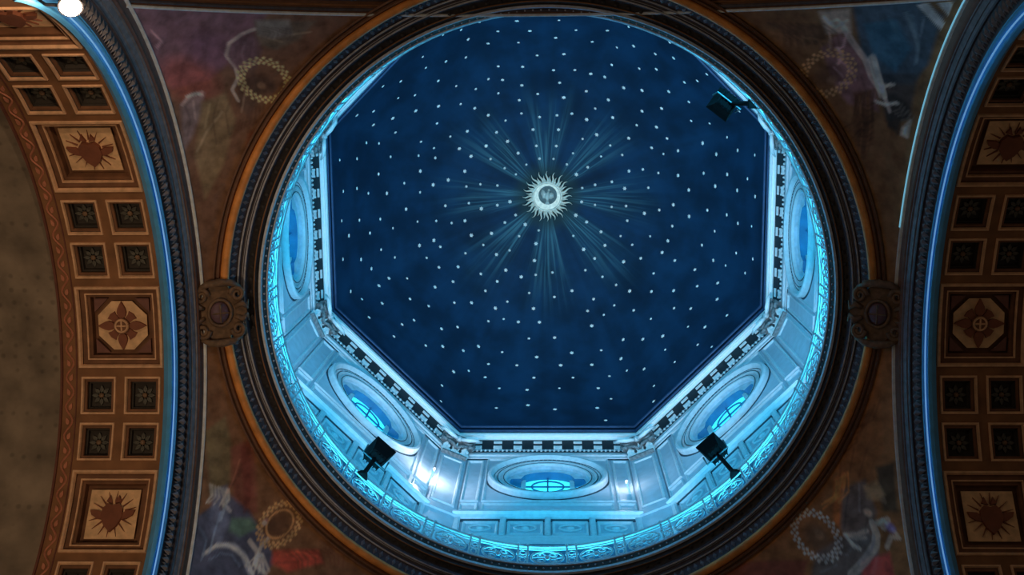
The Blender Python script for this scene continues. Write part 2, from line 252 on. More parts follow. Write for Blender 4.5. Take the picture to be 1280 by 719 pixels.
FRESCO = {
 'nw': [
  ('p',[(-5.83,-4.91),(-4.21,-4.93),(-4.71,-4.3),(-5.24,-3.82),(-5.7,-3.68),(-5.87,-4.39)],(64,46,58)),  # purple wash: lamp glare painted into the fresco colour
  ('c',[(-5.48,-3.82)],0.395,(84,42,38)),
  ('c',[(-5.14,-4.27)],0.316,(60,42,58)),
  ('p',[(-5.66,-3.43),(-5.49,-3.62),(-5.34,-3.62),(-5.44,-3.29),(-5.62,-2.92),(-5.78,-2.67)],(66,60,66)),
  ('p',[(-5.41,-3.47),(-5.08,-3.61),(-5.03,-3.17),(-5.29,-2.45),(-5.61,-1.87),(-5.64,-2.61)],(68,60,44)),
  ('p',[(-4.89,-2.97),(-4.47,-3.15),(-4.66,-2.48),(-5.11,-2.17)],(60,34,26)),
  ('p',[(-4.49,-4.71),(-3.65,-4.73),(-3.93,-4.44),(-4.29,-4.28),(-4.52,-4.36)],(54,50,44)),
  ('p',[(-4.93,-4.3),(-4.73,-4.45),(-4.52,-4.55),(-4.47,-4.28),(-4.61,-4.0),(-4.85,-3.84),(-4.94,-4.0)],(50,38,44)),
  ('p',[(-4.89,-3.87),(-4.63,-4.0),(-4.63,-3.55),(-4.84,-3.17),(-4.97,-3.43)],(44,34,30)),
  ('s',[(-4.51,-4.59),(-4.69,-4.51),(-4.88,-4.37),(-4.96,-4.18),(-4.88,-4.01),(-4.88,-3.84),(-4.99,-3.66),(-4.94,-3.48)],0.02,(128,116,114)),
  ('s',[(-5.64,-3.44),(-5.52,-3.57),(-5.37,-3.63)],0.02,(112,102,104)),
  ('s',[(-5.6,-2.68),(-5.43,-3.0),(-5.18,-3.31)],0.013,(92,84,70)),
  ('s',[(-4.39,-4.6),(-4.08,-4.51),(-3.76,-4.56)],0.013,(86,78,66)),
  ('s',[(-4.41,-4.48),(-4.19,-4.4)],0.013,(80,72,60)),
  ('s',[(-5.69,-4.51),(-5.63,-4.38),(-5.71,-4.28)],0.013,(120,96,110)),
  ('c',[(-4.57,-3.73)],0.184,(34,26,22)),
  ('c',[(-4.59,-3.72)],0.066,(78,62,48)),
  ('p',[(-4.9,-4.3),(-4.73,-4.42),(-4.54,-4.47),(-4.6,-4.09),(-4.83,-3.96),(-4.93,-4.06)],(62,48,58)),
  ('s',[(-4.68,-4.38),(-4.76,-4.21),(-4.74,-4.01)],0.013,(84,70,80)),
  ('s',[(-4.59,-4.4),(-4.66,-4.18)],0.013,(40,30,36)),
  ('s',[(-4.79,-4.33),(-4.85,-4.16)],0.013,(40,30,38)),
  ('s',[(-4.85,-3.86),(-4.83,-3.61),(-4.93,-3.3)],0.013,(84,72,62)),
  ('s',[(-5.01,-3.56),(-5.14,-3.28),(-5.15,-2.94)],0.013,(44,36,28)),
  ('s',[(-5.2,-3.51),(-5.32,-3.19),(-5.34,-2.79)],0.013,(46,38,28)),
  ('s',[(-5.31,-3.44),(-5.44,-3.06)],0.013,(88,80,62)),
  ('s',[(-5.56,-3.56),(-5.45,-3.61),(-5.38,-3.59)],0.02,(140,126,124)),
  ('s',[(-5.61,-3.4),(-5.59,-3.2),(-5.67,-2.94)],0.013,(46,40,46)),
  ('s',[(-5.5,-3.5),(-5.53,-3.22)],0.013,(92,84,90)),
  ('p',[(-4.46,-4.72),(-4.02,-4.74),(-4.02,-4.51),(-4.31,-4.45),(-4.49,-4.5)],(66,66,66)),
  ('s',[(-4.42,-4.62),(-4.41,-4.53),(-4.46,-4.45)],0.013,(40,36,34)),
  ('s',[(-4.38,-4.62),(-4.38,-4.52),(-4.43,-4.45)],0.013,(40,36,34)),
  ('s',[(-4.33,-4.62),(-4.33,-4.52),(-4.39,-4.45)],0.013,(40,36,34)),
  ('s',[(-4.28,-4.61),(-4.27,-4.52),(-4.32,-4.45)],0.013,(40,36,34)),
  ('s',[(-4.24,-4.61),(-4.21,-4.52),(-4.25,-4.45)],0.013,(40,36,34)),
  ('s',[(-4.19,-4.61),(-4.16,-4.52),(-4.2,-4.44)],0.013,(40,36,34)),
  ('s',[(-4.14,-4.61),(-4.12,-4.52),(-4.17,-4.44)],0.013,(40,36,34)),
  ('s',[(-4.09,-4.61),(-4.09,-4.51),(-4.14,-4.44)],0.013,(40,36,34)),
  ('s',[(-4.04,-4.6),(-4.05,-4.5),(-4.1,-4.44)],0.013,(40,36,34)),
  ('s',[(-4.97,-3.17),(-5.03,-2.97),(-5.15,-2.88)],0.013,(46,30,22)),
  ('s',[(-4.91,-3.21),(-4.99,-3.02),(-5.12,-2.95)],0.013,(46,30,22)),
  ('s',[(-4.85,-3.25),(-4.93,-3.06),(-5.07,-3.0)],0.013,(46,30,22)),
  ('s',[(-4.79,-3.3),(-4.85,-3.1),(-4.98,-3.01)],0.013,(46,30,22)),
  ('s',[(-4.73,-3.34),(-4.77,-3.13),(-4.88,-3.03)],0.013,(46,30,22)),
  ('s',[(-4.67,-3.38),(-4.7,-3.18),(-4.81,-3.06)],0.013,(46,30,22)),
  ('s',[(-4.6,-3.42),(-4.66,-3.22),(-4.78,-3.12)],0.013,(46,30,22)),
  ('h',[(-4.53,-3.8)],0.276,0.355,24,(126,108,80)),
 ],
 'sw': [
  ('p',[(-5.76,2.03),(-5.49,1.85),(-5.38,2.38),(-5.39,2.94),(-5.63,3.03)],(58,54,38)),
  ('p',[(-5.4,2.38),(-5.07,2.27),(-4.95,3.47),(-5.27,3.48)],(62,34,28)),
  ('p',[(-5.75,3.27),(-5.37,3.09),(-5.06,3.44),(-4.82,3.82),(-4.61,4.23),(-4.75,4.39),(-5.06,4.5),(-5.76,4.22),(-5.79,3.83)],(30,42,62)),
  ('p',[(-5.31,3.45),(-5.04,3.53),(-4.92,3.7),(-5.16,3.76),(-5.32,3.62)],(44,66,58)),
  ('p',[(-4.66,4.09),(-3.97,4.25),(-3.88,4.45),(-4.41,4.45),(-4.68,4.25)],(96,34,26)),
  ('p',[(-5.58,2.95),(-5.41,2.94),(-5.32,3.47),(-5.44,3.86),(-5.6,3.38)],(52,60,80)),
  ('s',[(-5.6,3.82),(-5.45,3.77),(-5.25,3.84),(-5.08,4.02),(-4.93,4.33)],0.033,(96,104,124)),
  ('s',[(-5.02,3.85),(-4.89,4.04),(-4.91,4.2),(-4.73,4.38)],0.026,(150,150,150)),
  ('s',[(-4.75,3.89),(-4.85,3.99),(-4.89,4.17)],0.026,(140,140,144)),
  ('s',[(-5.07,2.27),(-5.24,2.79),(-5.42,3.07),(-5.46,3.27)],0.026,(40,24,20)),
  ('s',[(-5.4,3.01),(-5.45,3.18),(-5.33,3.35)],0.02,(110,112,120)),
  ('s',[(-3.96,4.12),(-3.56,4.36),(-3.22,4.6)],0.02,(48,26,20)),
  ('c',[(-4.65,3.72)],0.184,(34,22,14)),
  ('a',[(-4.6,3.73)],0.197,0.016,(96,72,46)),
  ('h',[(-4.6,3.73)],0.263,0.329,22,(110,86,58)),
  ('s',[(-5.58,3.81),(-5.47,3.77),(-5.32,3.81),(-5.16,3.94),(-5.03,4.1),(-4.91,4.34)],0.02,(120,130,150)),
  ('s',[(-5.53,3.93),(-5.39,3.9),(-5.24,3.97),(-5.11,4.16)],0.013,(64,80,104)),
  ('s',[(-5.71,3.45),(-5.6,3.65),(-5.63,3.89)],0.013,(60,76,98)),
  ('s',[(-5.46,3.31),(-5.51,3.56),(-5.54,3.82)],0.013,(70,88,110)),
  ('s',[(-5.39,3.18),(-5.45,3.43)],0.02,(84,100,116)),
  ('c',[(-4.82,3.64)],0.053,(84,62,66)),
  ('s',[(-4.84,3.65),(-4.82,3.67)],0.026,(190,170,170)),
  ('s',[(-4.55,4.18),(-4.29,4.2),(-3.99,4.34)],0.013,(124,52,36)),
  ('s',[(-4.59,4.28),(-4.28,4.34)],0.013,(62,24,20)),
  ('p',[(-5.27,2.41),(-5.13,2.35),(-5.04,3.21),(-5.13,3.42)],(56,26,22)),
  ('s',[(-5.26,2.6),(-5.33,2.89),(-5.4,3.06)],0.013,(88,56,44)),
  ('s',[(-4.81,4.1),(-4.69,4.35)],0.016,(158,158,158)),
  ('s',[(-4.82,4.1),(-4.76,4.35)],0.016,(158,158,158)),
  ('s',[(-4.83,4.1),(-4.83,4.33)],0.016,(158,158,158)),
  ('s',[(-4.84,4.1),(-4.9,4.3)],0.016,(158,158,158)),
  ('s',[(-4.85,4.09),(-4.97,4.25)],0.016,(158,158,158)),
  ('s',[(-4.86,4.08),(-5.03,4.18)],0.016,(158,158,158)),
  ('s',[(-5.64,2.86),(-5.61,3.03),(-5.66,3.11)],0.013,(100,104,104)),
  ('s',[(-5.61,2.88),(-5.59,3.04),(-5.66,3.11)],0.013,(100,104,104)),
  ('s',[(-5.57,2.91),(-5.55,3.06),(-5.63,3.13)],0.013,(100,104,104)),
  ('s',[(-5.53,2.93),(-5.5,3.09),(-5.56,3.17)],0.013,(100,104,104)),
  ('s',[(-5.5,2.95),(-5.44,3.11),(-5.48,3.21)],0.013,(100,104,104)),
  ('s',[(-5.46,2.97),(-5.4,3.14),(-5.44,3.23)],0.013,(100,104,104)),
  ('s',[(-5.42,2.99),(-5.37,3.16),(-5.43,3.24)],0.013,(100,104,104)),
  ('s',[(-5.38,3.02),(-5.36,3.18),(-5.43,3.25)],0.013,(100,104,104)),
  ('s',[(-4.44,4.17),(-4.28,4.31),(-4.25,4.46)],0.013,(52,28,20)),
  ('s',[(-4.35,4.18),(-4.21,4.34),(-4.2,4.48)],0.013,(52,28,20)),
  ('s',[(-4.26,4.19),(-4.12,4.36),(-4.12,4.49)],0.013,(52,28,20)),
  ('s',[(-4.17,4.21),(-4.01,4.36),(-3.99,4.5)],0.013,(52,28,20)),
  ('s',[(-4.08,4.22),(-3.9,4.35),(-3.85,4.5)],0.013,(52,28,20)),
  ('s',[(-3.98,4.23),(-3.8,4.36),(-3.75,4.5)],0.013,(52,28,20)),
  ('s',[(-3.89,4.24),(-3.72,4.38),(-3.69,4.53)],0.013,(52,28,20)),
  ('s',[(-3.79,4.26),(-3.64,4.41),(-3.64,4.55)],0.013,(52,28,20)),
  ('s',[(-3.7,4.27),(-3.56,4.43),(-3.56,4.57)],0.013,(52,28,20)),
 ],
 'se': [
  ('p',[(4.86,2.25),(5.57,1.31),(5.62,2.31),(5.31,2.88),(4.98,2.97)],(74,46,22)),
  ('p',[(4.89,2.99),(5.08,2.82),(4.98,3.44),(4.92,3.68),(4.83,3.65)],(104,58,22)),
  ('p',[(5.0,3.11),(5.33,2.87),(5.44,3.3),(5.3,3.78),(5.01,3.98),(4.92,3.68)],(52,50,52)),
  ('p',[(5.49,2.64),(5.73,2.49),(5.71,3.21),(5.52,3.27)],(26,28,24)),
  ('p',[(4.54,4.12),(4.9,3.82),(5.38,3.62),(5.4,3.95),(5.23,4.4),(4.35,4.69)],(48,50,54)),
  ('p',[(5.17,4.05),(5.54,3.8),(5.55,4.27),(5.08,4.45)],(104,34,36)),
  ('p',[(3.02,4.61),(4.41,4.26),(4.23,4.72),(2.86,5.01)],(64,30,24)),
  ('s',[(4.99,3.77),(5.07,3.88),(5.15,3.89)],0.026,(150,148,146)),
  ('s',[(4.97,3.76),(5.15,3.7),(5.28,3.61)],0.026,(110,106,104)),
  ('s',[(5.37,3.48),(5.4,3.62),(5.37,3.77),(5.21,4.02),(4.99,4.29)],0.046,(136,136,146)),
  ('s',[(5.37,3.65),(5.31,3.86),(5.17,4.05)],0.013,(60,60,72)),
  ('s',[(5.44,3.45),(5.57,3.36),(5.5,3.5)],0.033,(150,148,150)),
  ('s',[(5.51,3.75),(5.58,3.59),(5.68,3.56),(5.62,3.48)],0.026,(140,140,146)),
  ('s',[(5.34,3.01),(5.51,3.01),(5.54,3.11)],0.039,(84,70,58)),
  ('s',[(5.03,2.47),(4.99,2.87),(4.92,3.18)],0.013,(52,30,16)),
  ('s',[(5.21,2.42),(5.12,2.84),(5.03,3.17)],0.013,(52,30,16)),
  ('s',[(5.39,2.38),(5.25,2.85)],0.013,(52,30,16)),
  ('c',[(4.58,3.91)],0.224,(48,38,30)),
  ('c',[(4.61,3.86)],0.079,(84,66,50)),
  ('s',[(4.97,3.76),(5.07,3.85),(5.15,3.89)],0.02,(160,156,150)),
  ('s',[(5.0,3.75),(5.12,3.77),(5.25,3.71)],0.02,(100,98,96)),
  ('s',[(5.1,3.06),(5.03,3.38),(4.98,3.66)],0.013,(30,30,32)),
  ('s',[(5.24,2.97),(5.21,3.37)],0.013,(78,76,78)),
  ('s',[(5.33,3.33),(5.26,3.62)],0.013,(32,32,34)),
  ('c',[(5.59,3.46)],0.079,(64,60,110)),
  ('s',[(5.45,3.47),(5.51,3.38),(5.55,3.42)],0.02,(178,174,170)),
  ('p',[(5.3,2.98),(5.48,2.83),(5.57,3.01),(5.48,3.13),(5.33,3.15)],(86,72,54)),
  ('c',[(5.32,3.35)],0.066,(110,96,86)),
  ('s',[(5.37,3.71),(5.3,3.84)],0.011,(66,66,80)),
  ('s',[(5.27,3.87),(5.2,3.96)],0.011,(66,66,80)),
  ('s',[(5.17,4.01),(5.1,4.12)],0.011,(66,66,80)),
  ('s',[(4.64,4.19),(4.81,4.04),(4.98,4.03)],0.013,(74,76,80)),
  ('s',[(4.57,4.38),(4.81,4.21)],0.013,(74,76,80)),
  ('s',[(5.36,3.96),(5.27,4.19)],0.02,(140,50,50)),
  ('s',[(4.9,2.5),(4.8,2.84),(4.57,3.02)],0.013,(48,28,14)),
  ('s',[(4.98,2.4),(4.84,2.73),(4.6,2.88)],0.013,(48,28,14)),
  ('s',[(5.06,2.29),(4.92,2.63),(4.68,2.78)],0.013,(48,28,14)),
  ('s',[(5.14,2.19),(5.04,2.53),(4.81,2.71)],0.013,(48,28,14)),
  ('s',[(5.21,2.09),(5.16,2.43),(4.96,2.64)],0.013,(48,28,14)),
  ('s',[(5.29,1.98),(5.25,2.32),(5.06,2.54)],0.013,(48,28,14)),
  ('s',[(5.37,1.88),(5.29,2.22),(5.09,2.42)],0.013,(48,28,14)),
  ('s',[(5.44,1.77),(5.33,2.12),(5.1,2.28)],0.013,(48,28,14)),
  ('s',[(5.52,1.67),(5.39,2.01),(5.16,2.15)],0.013,(48,28,14)),
  ('s',[(5.59,1.57),(5.49,1.91),(5.27,2.08)],0.013,(48,28,14)),
  ('s',[(4.93,2.98),(4.89,3.28),(4.7,3.47)],0.013,(128,76,34)),
  ('s',[(4.98,2.94),(4.89,3.24),(4.69,3.41)],0.013,(128,76,34)),
  ('s',[(5.02,2.9),(4.93,3.2),(4.73,3.37)],0.013,(128,76,34)),
  ('s',[(5.06,2.86),(5.01,3.16),(4.82,3.35)],0.013,(128,76,34)),
  ('s',[(5.1,2.82),(5.09,3.11),(4.93,3.32)],0.013,(128,76,34)),
  ('h',[(4.56,3.88)],0.276,0.355,22,(190,168,136)),
 ],
 'ne': [
  ('p',[(4.61,-4.84),(5.34,-4.85),(5.64,-4.61),(5.67,-3.95),(5.56,-3.65),(5.15,-3.68),(4.85,-4.21)],(20,44,62)),
  ('p',[(5.14,-3.82),(5.61,-3.82),(5.63,-3.11),(5.39,-3.1)],(26,28,32)),
  ('p',[(4.34,-4.23),(4.54,-4.46),(4.79,-4.21),(5.14,-3.63),(5.25,-3.23),(4.84,-3.35),(4.66,-3.58)],(66,48,56)),
  ('p',[(3.55,-4.62),(4.36,-4.56),(4.42,-4.27),(4.05,-4.28)],(46,34,24)),
  ('p',[(4.21,-4.77),(4.59,-4.78),(4.68,-4.45),(4.38,-4.44)],(96,92,90)),
  ('p',[(4.88,-3.53),(5.11,-3.58),(5.25,-2.84),(5.18,-2.47),(5.04,-2.7)],(44,28,16)),
  ('s',[(4.57,-4.53),(4.74,-4.29),(4.94,-4.04),(5.07,-3.77),(5.23,-3.55)],0.033,(120,114,130)),
  ('s',[(5.02,-4.06),(5.12,-3.82),(5.26,-3.48)],0.046,(132,128,136)),
  ('s',[(5.24,-3.63),(5.35,-3.65)],0.026,(130,126,140)),
  ('p',[(5.23,-3.45),(5.39,-3.53),(5.59,-3.33),(5.66,-3.16),(5.54,-3.08),(5.53,-2.9),(5.4,-3.0)],(20,20,22)),
  ('p',[(5.58,-2.98),(5.65,-3.11),(5.66,-2.83),(5.58,-2.88)],(150,146,140)),
  ('s',[(5.18,-3.4),(5.33,-3.33),(5.43,-3.38)],0.02,(120,116,118)),
  ('s',[(5.29,-3.45),(5.39,-3.23)],0.02,(110,106,108)),
  ('s',[(4.29,-4.68),(4.47,-4.53),(4.59,-4.62)],0.02,(130,124,120)),
  ('s',[(4.55,-4.22),(4.65,-4.1),(4.61,-3.98)],0.02,(120,100,104)),
  ('s',[(5.32,-4.64),(5.48,-4.3),(5.53,-3.96)],0.02,(44,62,78)),
  ('s',[(5.45,-4.63),(5.49,-4.35)],0.013,(60,74,90)),
  ('s',[(4.97,-3.48),(5.09,-2.97),(5.11,-2.49)],0.013,(70,48,28)),
  ('s',[(5.06,-3.53),(5.19,-2.97),(5.19,-2.55)],0.013,(70,48,28)),
  ('c',[(4.52,-3.81)],0.197,(36,26,20)),
  ('c',[(4.57,-3.73)],0.079,(70,54,44)),
  ('s',[(4.39,-4.54),(4.47,-4.22)],0.016,(112,96,88)),
  ('s',[(4.63,-4.43),(4.63,-4.24),(4.55,-4.2)],0.016,(120,98,108)),
  ('s',[(4.29,-4.7),(4.38,-4.58),(4.46,-4.65),(4.56,-4.57)],0.016,(140,136,132)),
  ('s',[(4.6,-4.05),(4.75,-3.93),(4.88,-3.73)],0.013,(96,76,86)),
  ('s',[(4.56,-3.93),(4.71,-3.78)],0.013,(90,72,80)),
  ('s',[(4.72,-4.1),(4.94,-3.78),(5.07,-3.48)],0.013,(44,32,38)),
  ('s',[(4.69,-3.68),(4.79,-3.68)],0.02,(120,98,104)),
  ('s',[(5.03,-4.09),(5.12,-3.85),(5.22,-3.63),(5.29,-3.45)],0.026,(142,138,148)),
  ('s',[(5.22,-3.6),(5.32,-3.66)],0.016,(150,146,160)),
  ('s',[(5.2,-3.38),(5.34,-3.35),(5.46,-3.36)],0.02,(130,126,128)),
  ('s',[(5.42,-3.23),(5.42,-3.0)],0.02,(20,18,18)),
  ('s',[(5.52,-3.13),(5.54,-2.88)],0.02,(20,18,18)),
  ('p',[(4.81,-4.56),(5.16,-4.61),(5.44,-4.19),(5.34,-3.84),(5.03,-4.09)],(22,54,76)),
  ('s',[(5.24,-4.69),(5.4,-4.42),(5.51,-4.19),(5.54,-3.98)],0.016,(62,78,92)),
  ('s',[(5.06,-4.66),(5.21,-4.43)],0.013,(40,62,80)),
  ('s',[(3.54,-4.64),(3.77,-4.53),(3.86,-4.34)],0.013,(36,26,18)),
  ('s',[(3.64,-4.63),(3.86,-4.49),(3.93,-4.29)],0.013,(36,26,18)),
  ('s',[(3.74,-4.63),(3.95,-4.48),(4.02,-4.29)],0.013,(36,26,18)),
  ('s',[(3.84,-4.62),(4.06,-4.5),(4.15,-4.31)],0.013,(36,26,18)),
  ('s',[(3.94,-4.61),(4.16,-4.53),(4.27,-4.35)],0.013,(36,26,18)),
  ('s',[(4.03,-4.61),(4.26,-4.53),(4.37,-4.36)],0.013,(36,26,18)),
  ('s',[(4.13,-4.6),(4.34,-4.5),(4.45,-4.32)],0.013,(36,26,18)),
  ('s',[(4.22,-4.59),(4.43,-4.46),(4.5,-4.27)],0.013,(36,26,18)),
  ('s',[(4.31,-4.59),(4.51,-4.44),(4.58,-4.25)],0.013,(36,26,18)),
  ('s',[(3.61,-4.49),(3.75,-4.43),(3.8,-4.31)],0.013,(70,52,36)),
  ('s',[(3.72,-4.47),(3.85,-4.39),(3.89,-4.27)],0.013,(70,52,36)),
  ('s',[(3.83,-4.45),(3.96,-4.37),(4.0,-4.25)],0.013,(70,52,36)),
  ('s',[(3.94,-4.43),(4.07,-4.36),(4.12,-4.25)],0.013,(70,52,36)),
  ('s',[(4.05,-4.41),(4.18,-4.36),(4.24,-4.26)],0.013,(70,52,36)),
  ('s',[(4.15,-4.39),(4.28,-4.35),(4.35,-4.24)],0.013,(70,52,36)),
  ('s',[(4.26,-4.37),(4.38,-4.31),(4.44,-4.2)],0.013,(70,52,36)),
  ('s',[(4.36,-4.35),(4.48,-4.27),(4.52,-4.15)],0.013,(70,52,36)),
  ('s',[(4.93,-3.48),(4.97,-3.02),(4.76,-2.77)],0.013,(34,22,12)),
  ('s',[(4.96,-3.49),(4.94,-3.04),(4.71,-2.84)],0.013,(34,22,12)),
  ('s',[(5.0,-3.51),(4.98,-3.06),(4.74,-2.86)],0.013,(34,22,12)),
  ('s',[(5.03,-3.53),(5.06,-3.07),(4.86,-2.83)],0.013,(34,22,12)),
  ('s',[(5.06,-3.54),(5.15,-3.09),(4.99,-2.81)],0.013,(34,22,12)),
  ('s',[(5.1,-3.56),(5.2,-3.11),(5.05,-2.82)],0.013,(34,22,12)),
  ('s',[(5.13,-3.58),(5.19,-3.12),(5.01,-2.86)],0.013,(34,22,12)),
  ('s',[(5.18,-3.38),(5.11,-3.32),(5.03,-3.34)],0.016,(30,20,12)),
  ('s',[(5.19,-3.28),(5.11,-3.24),(5.04,-3.28)],0.016,(30,20,12)),
  ('s',[(5.2,-3.19),(5.12,-3.14),(5.04,-3.18)],0.016,(30,20,12)),
  ('s',[(5.21,-3.09),(5.14,-3.03),(5.06,-3.06)],0.016,(30,20,12)),
  ('s',[(5.22,-3.0),(5.16,-2.92),(5.08,-2.93)],0.016,(30,20,12)),
  ('s',[(5.23,-2.9),(5.17,-2.82),(5.09,-2.83)],0.016,(30,20,12)),
  ('s',[(5.24,-2.81),(5.17,-2.74),(5.09,-2.75)],0.016,(30,20,12)),
  ('s',[(5.25,-2.71),(5.16,-2.66),(5.08,-2.69)],0.016,(30,20,12)),
  ('s',[(5.51,-3.36),(5.49,-3.27),(5.43,-3.24)],0.013,(60,58,56)),
  ('s',[(5.55,-3.31),(5.52,-3.22),(5.46,-3.21)],0.013,(60,58,56)),
  ('s',[(5.6,-3.26),(5.56,-3.18),(5.5,-3.17)],0.013,(60,58,56)),
  ('s',[(5.64,-3.21),(5.61,-3.12),(5.55,-3.1)],0.013,(60,58,56)),
  ('s',[(5.68,-3.16),(5.66,-3.06),(5.61,-3.03)],0.013,(60,58,56)),
  ('h',[(4.49,-3.83)],0.276,0.368,24,(104,84,60)),
  ('q',[(5.34,-4.78),(5.43,-4.8),(5.68,-4.51),(5.67,-4.43)],(235,245,250)),
  ('q',[(5.53,-4.79),(5.67,-4.79),(5.68,-4.62)],(235,245,250)),
 ],
}

# ================================================================== SETTING
# ---- floor and piers below the view
fl = MB().box(-13, 13, -12, 12, -1.75, -1.6).build('floor', M_marble)
struct(fl, 'polished beige marble floor of the crossing far below', 'floor')
for i, (sx, sy, nm) in enumerate(((-1, -1, 'northwest'), (1, -1, 'northeast'), (-1, 1, 'southwest'), (1, 1, 'southeast'))):
    xs = sorted((sx*5.85, sx*7.9)); ys = sorted((sy*4.9, sy*6.6))
    b = MB().box(xs[0], xs[1], ys[0], ys[1], -1.6, ZC-0.35)
    b.box(xs[0]-.12, xs[1]+.12, ys[0]-.12, ys[1]+.12, ZC-0.35, ZC)
    struct(b.build('wall_pier_'+nm, M_vault), 'plaster pier with a plain cap carrying the %s corner of the dome' % nm, 'pier')

# ---- pendentives: parts of one sphere between the four arches, painted with frescoes
RS2 = WP*WP+RP*RP
YN = 4.85          # the north arch stands closer to the axis than the others
def paint(pts, items, base):
    n = len(pts); col = np.tile(np.array(gain(base, G)), (n, 1)); X = pts[:, 0]; Y = pts[:, 1]
    def put(maskf, c):
        a = np.clip(maskf, 0, 1)[:, None]; col[:] = col*(1-a)+np.array(gain(c, G))*a
    def segd(p, q):
        p = np.array(p); q = np.array(q); d = q-p; t = np.clip(((X-p[0])*d[0]+(Y-p[1])*d[1])/(d@d+1e-9), 0, 1)
        return np.hypot(X-p[0]-t*d[0], Y-p[1]-t*d[1])
    for it in items:
        k, P = it[0], it[1]
        if k in 'pq':
            ins = np.zeros(n, bool); dist = np.full(n, 9.0)
            for i in range(len(P)):
                (x1, y1), (x2, y2) = P[i], P[(i+1) % len(P)]
                c = ((y1 > Y) != (y2 > Y)); xi = (x2-x1)*(Y-y1)/((y2-y1) if y2 != y1 else 1e-9)+x1
                ins ^= c & (X < xi); dist = np.minimum(dist, segd(P[i], P[(i+1) % len(P)]))
            put((0.80 if k == 'p' else 1.0)*np.clip(0.5+np.where(ins, dist, -dist)/(0.06 if k == 'p' else 0.02), 0, 1), it[2])
        elif k == 's':
            d = np.full(n, 9.0)
            for i in range(len(P)-1): d = np.minimum(d, segd(P[i], P[i+1]))
            put(0.45*np.clip((it[2]*1.1-d)/0.022+0.5, 0, 1), it[3])
        else:
            dx, dy = X-P[0][0], Y-P[0][1]; r = np.hypot(dx, dy)
            if k == 'c': put(0.65*np.clip((it[2]-r)/(it[2]*0.6)+0.2, 0, 1), it[3])
            elif k == 'a': put((it[3]-np.abs(r-it[2]))/0.015+0.5, it[4])
            elif k == 'h':
                nd = it[4]; a = np.arctan2(dy, dx)
                for j in range(3):
                    rr = it[2]+(it[3]-it[2])*j/2; ph = (a*nd/(2*PI)+0.5*(j % 2)) % 1.0-0.5
                    dd = np.hypot(ph*2*PI*rr/nd, r-rr); put(0.85*np.clip((0.022-dd)/0.02+0.5, 0, 1), it[5])
    g_ = col.mean(1, keepdims=True); return np.clip(1.5*(col*.9+g_*.1)*np.array((1.08, .96, .82)), 0, .9)
def fresco_mat():
    m = bpy.data.materials.new('fresco_plaster'); m.use_nodes = True; N = m.node_tree.nodes; L = m.node_tree.links
    b = N['Principled BSDF']; b.inputs['Roughness'].default_value = 0.75; b.inputs['Specular IOR Level'].default_value = 0.25
    at = N.new('ShaderNodeAttribute'); at.attribute_name = 'fresco'
    tc = N.new('ShaderNodeTexCoord'); nz = N.new('ShaderNodeTexNoise'); nz.inputs['Scale'].default_value = 5; nz.inputs['Detail'].default_value = 8
    L.new(tc.outputs['Object'], nz.inputs['Vector'])
    mr = N.new('ShaderNodeMapRange'); mr.inputs['From Min'].default_value = .3; mr.inputs['From Max'].default_value = .7
    mr.inputs['To Min'].default_value = .62; mr.inputs['To Max'].default_value = 1.3; L.new(nz.outputs['Fac'], mr.inputs['Value'])
    mx = N.new('ShaderNodeVectorMath'); mx.operation = 'SCALE'; L.new(at.outputs['Color'], mx.inputs[0]); L.new(mr.outputs['Result'], mx.inputs['Scale'])
    L.new(mx.outputs['Vector'], b.inputs['Base Color'])
    return m
M_fresco = fresco_mat()
PEND = (('northwest', 'nw', -1, -1, (58, 42, 32), 'pendentive fresco of a haloed figure, dull purple and olive, beside the bright lamp'),
        ('southwest', 'sw', -1, 1, (60, 42, 28), 'pendentive fresco of a haloed figure in a navy robe with red drapery'),
        ('southeast', 'se', 1, 1, (72, 48, 26), 'pendentive fresco of a haloed figure holding a pale lettered scroll'),
        ('northeast', 'ne', 1, -1, (58, 42, 26), 'pendentive fresco of a figure with dark eagle and blue sky'))
for side, key, sx, sy, base, lab in PEND:
    # grid: angle around the ring x position outwards to the arch planes
    NA, NR = 400, 250; rows = []; wy = YN if sy < 0 else WP
    for i in range(NA+1):
        a = (PI/2)*i/NA; c, s = math.cos(a), math.sin(a)
        rmin = 5.45; rmax = min(WP/max(c, 1e-6), wy/max(s, 1e-6)); rmax = max(min(rmax, math.sqrt(RS2)-0.02), rmin)
        row = []
        for j in range(NR+1):
            r = rmin+(rmax-rmin)*j/NR; z = ZC+math.sqrt(max(RS2-r*r, 0.0))
            row.append((sx*r*c, sy*r*s, z))
        rows.append(row)
    o = MB().grid(rows).build('wall_pendentive_'+side, M_fresco, smooth=True)
    P = np.array(o.data.vertices[0].co[:])[None]*0
    co = np.zeros(len(o.data.vertices)*3, np.float32); o.data.vertices.foreach_get('co', co); co = co.reshape(-1, 3)
    colr = paint(co[:, :2].astype(float), FRESCO[key], base)
    at = o.data.color_attributes.new('fresco', 'FLOAT_COLOR', 'POINT')
    at.data.foreach_set('color', np.c_[colr, np.ones(len(colr))].astype(np.float32).ravel())
    struct(o, lab, 'pendentive')

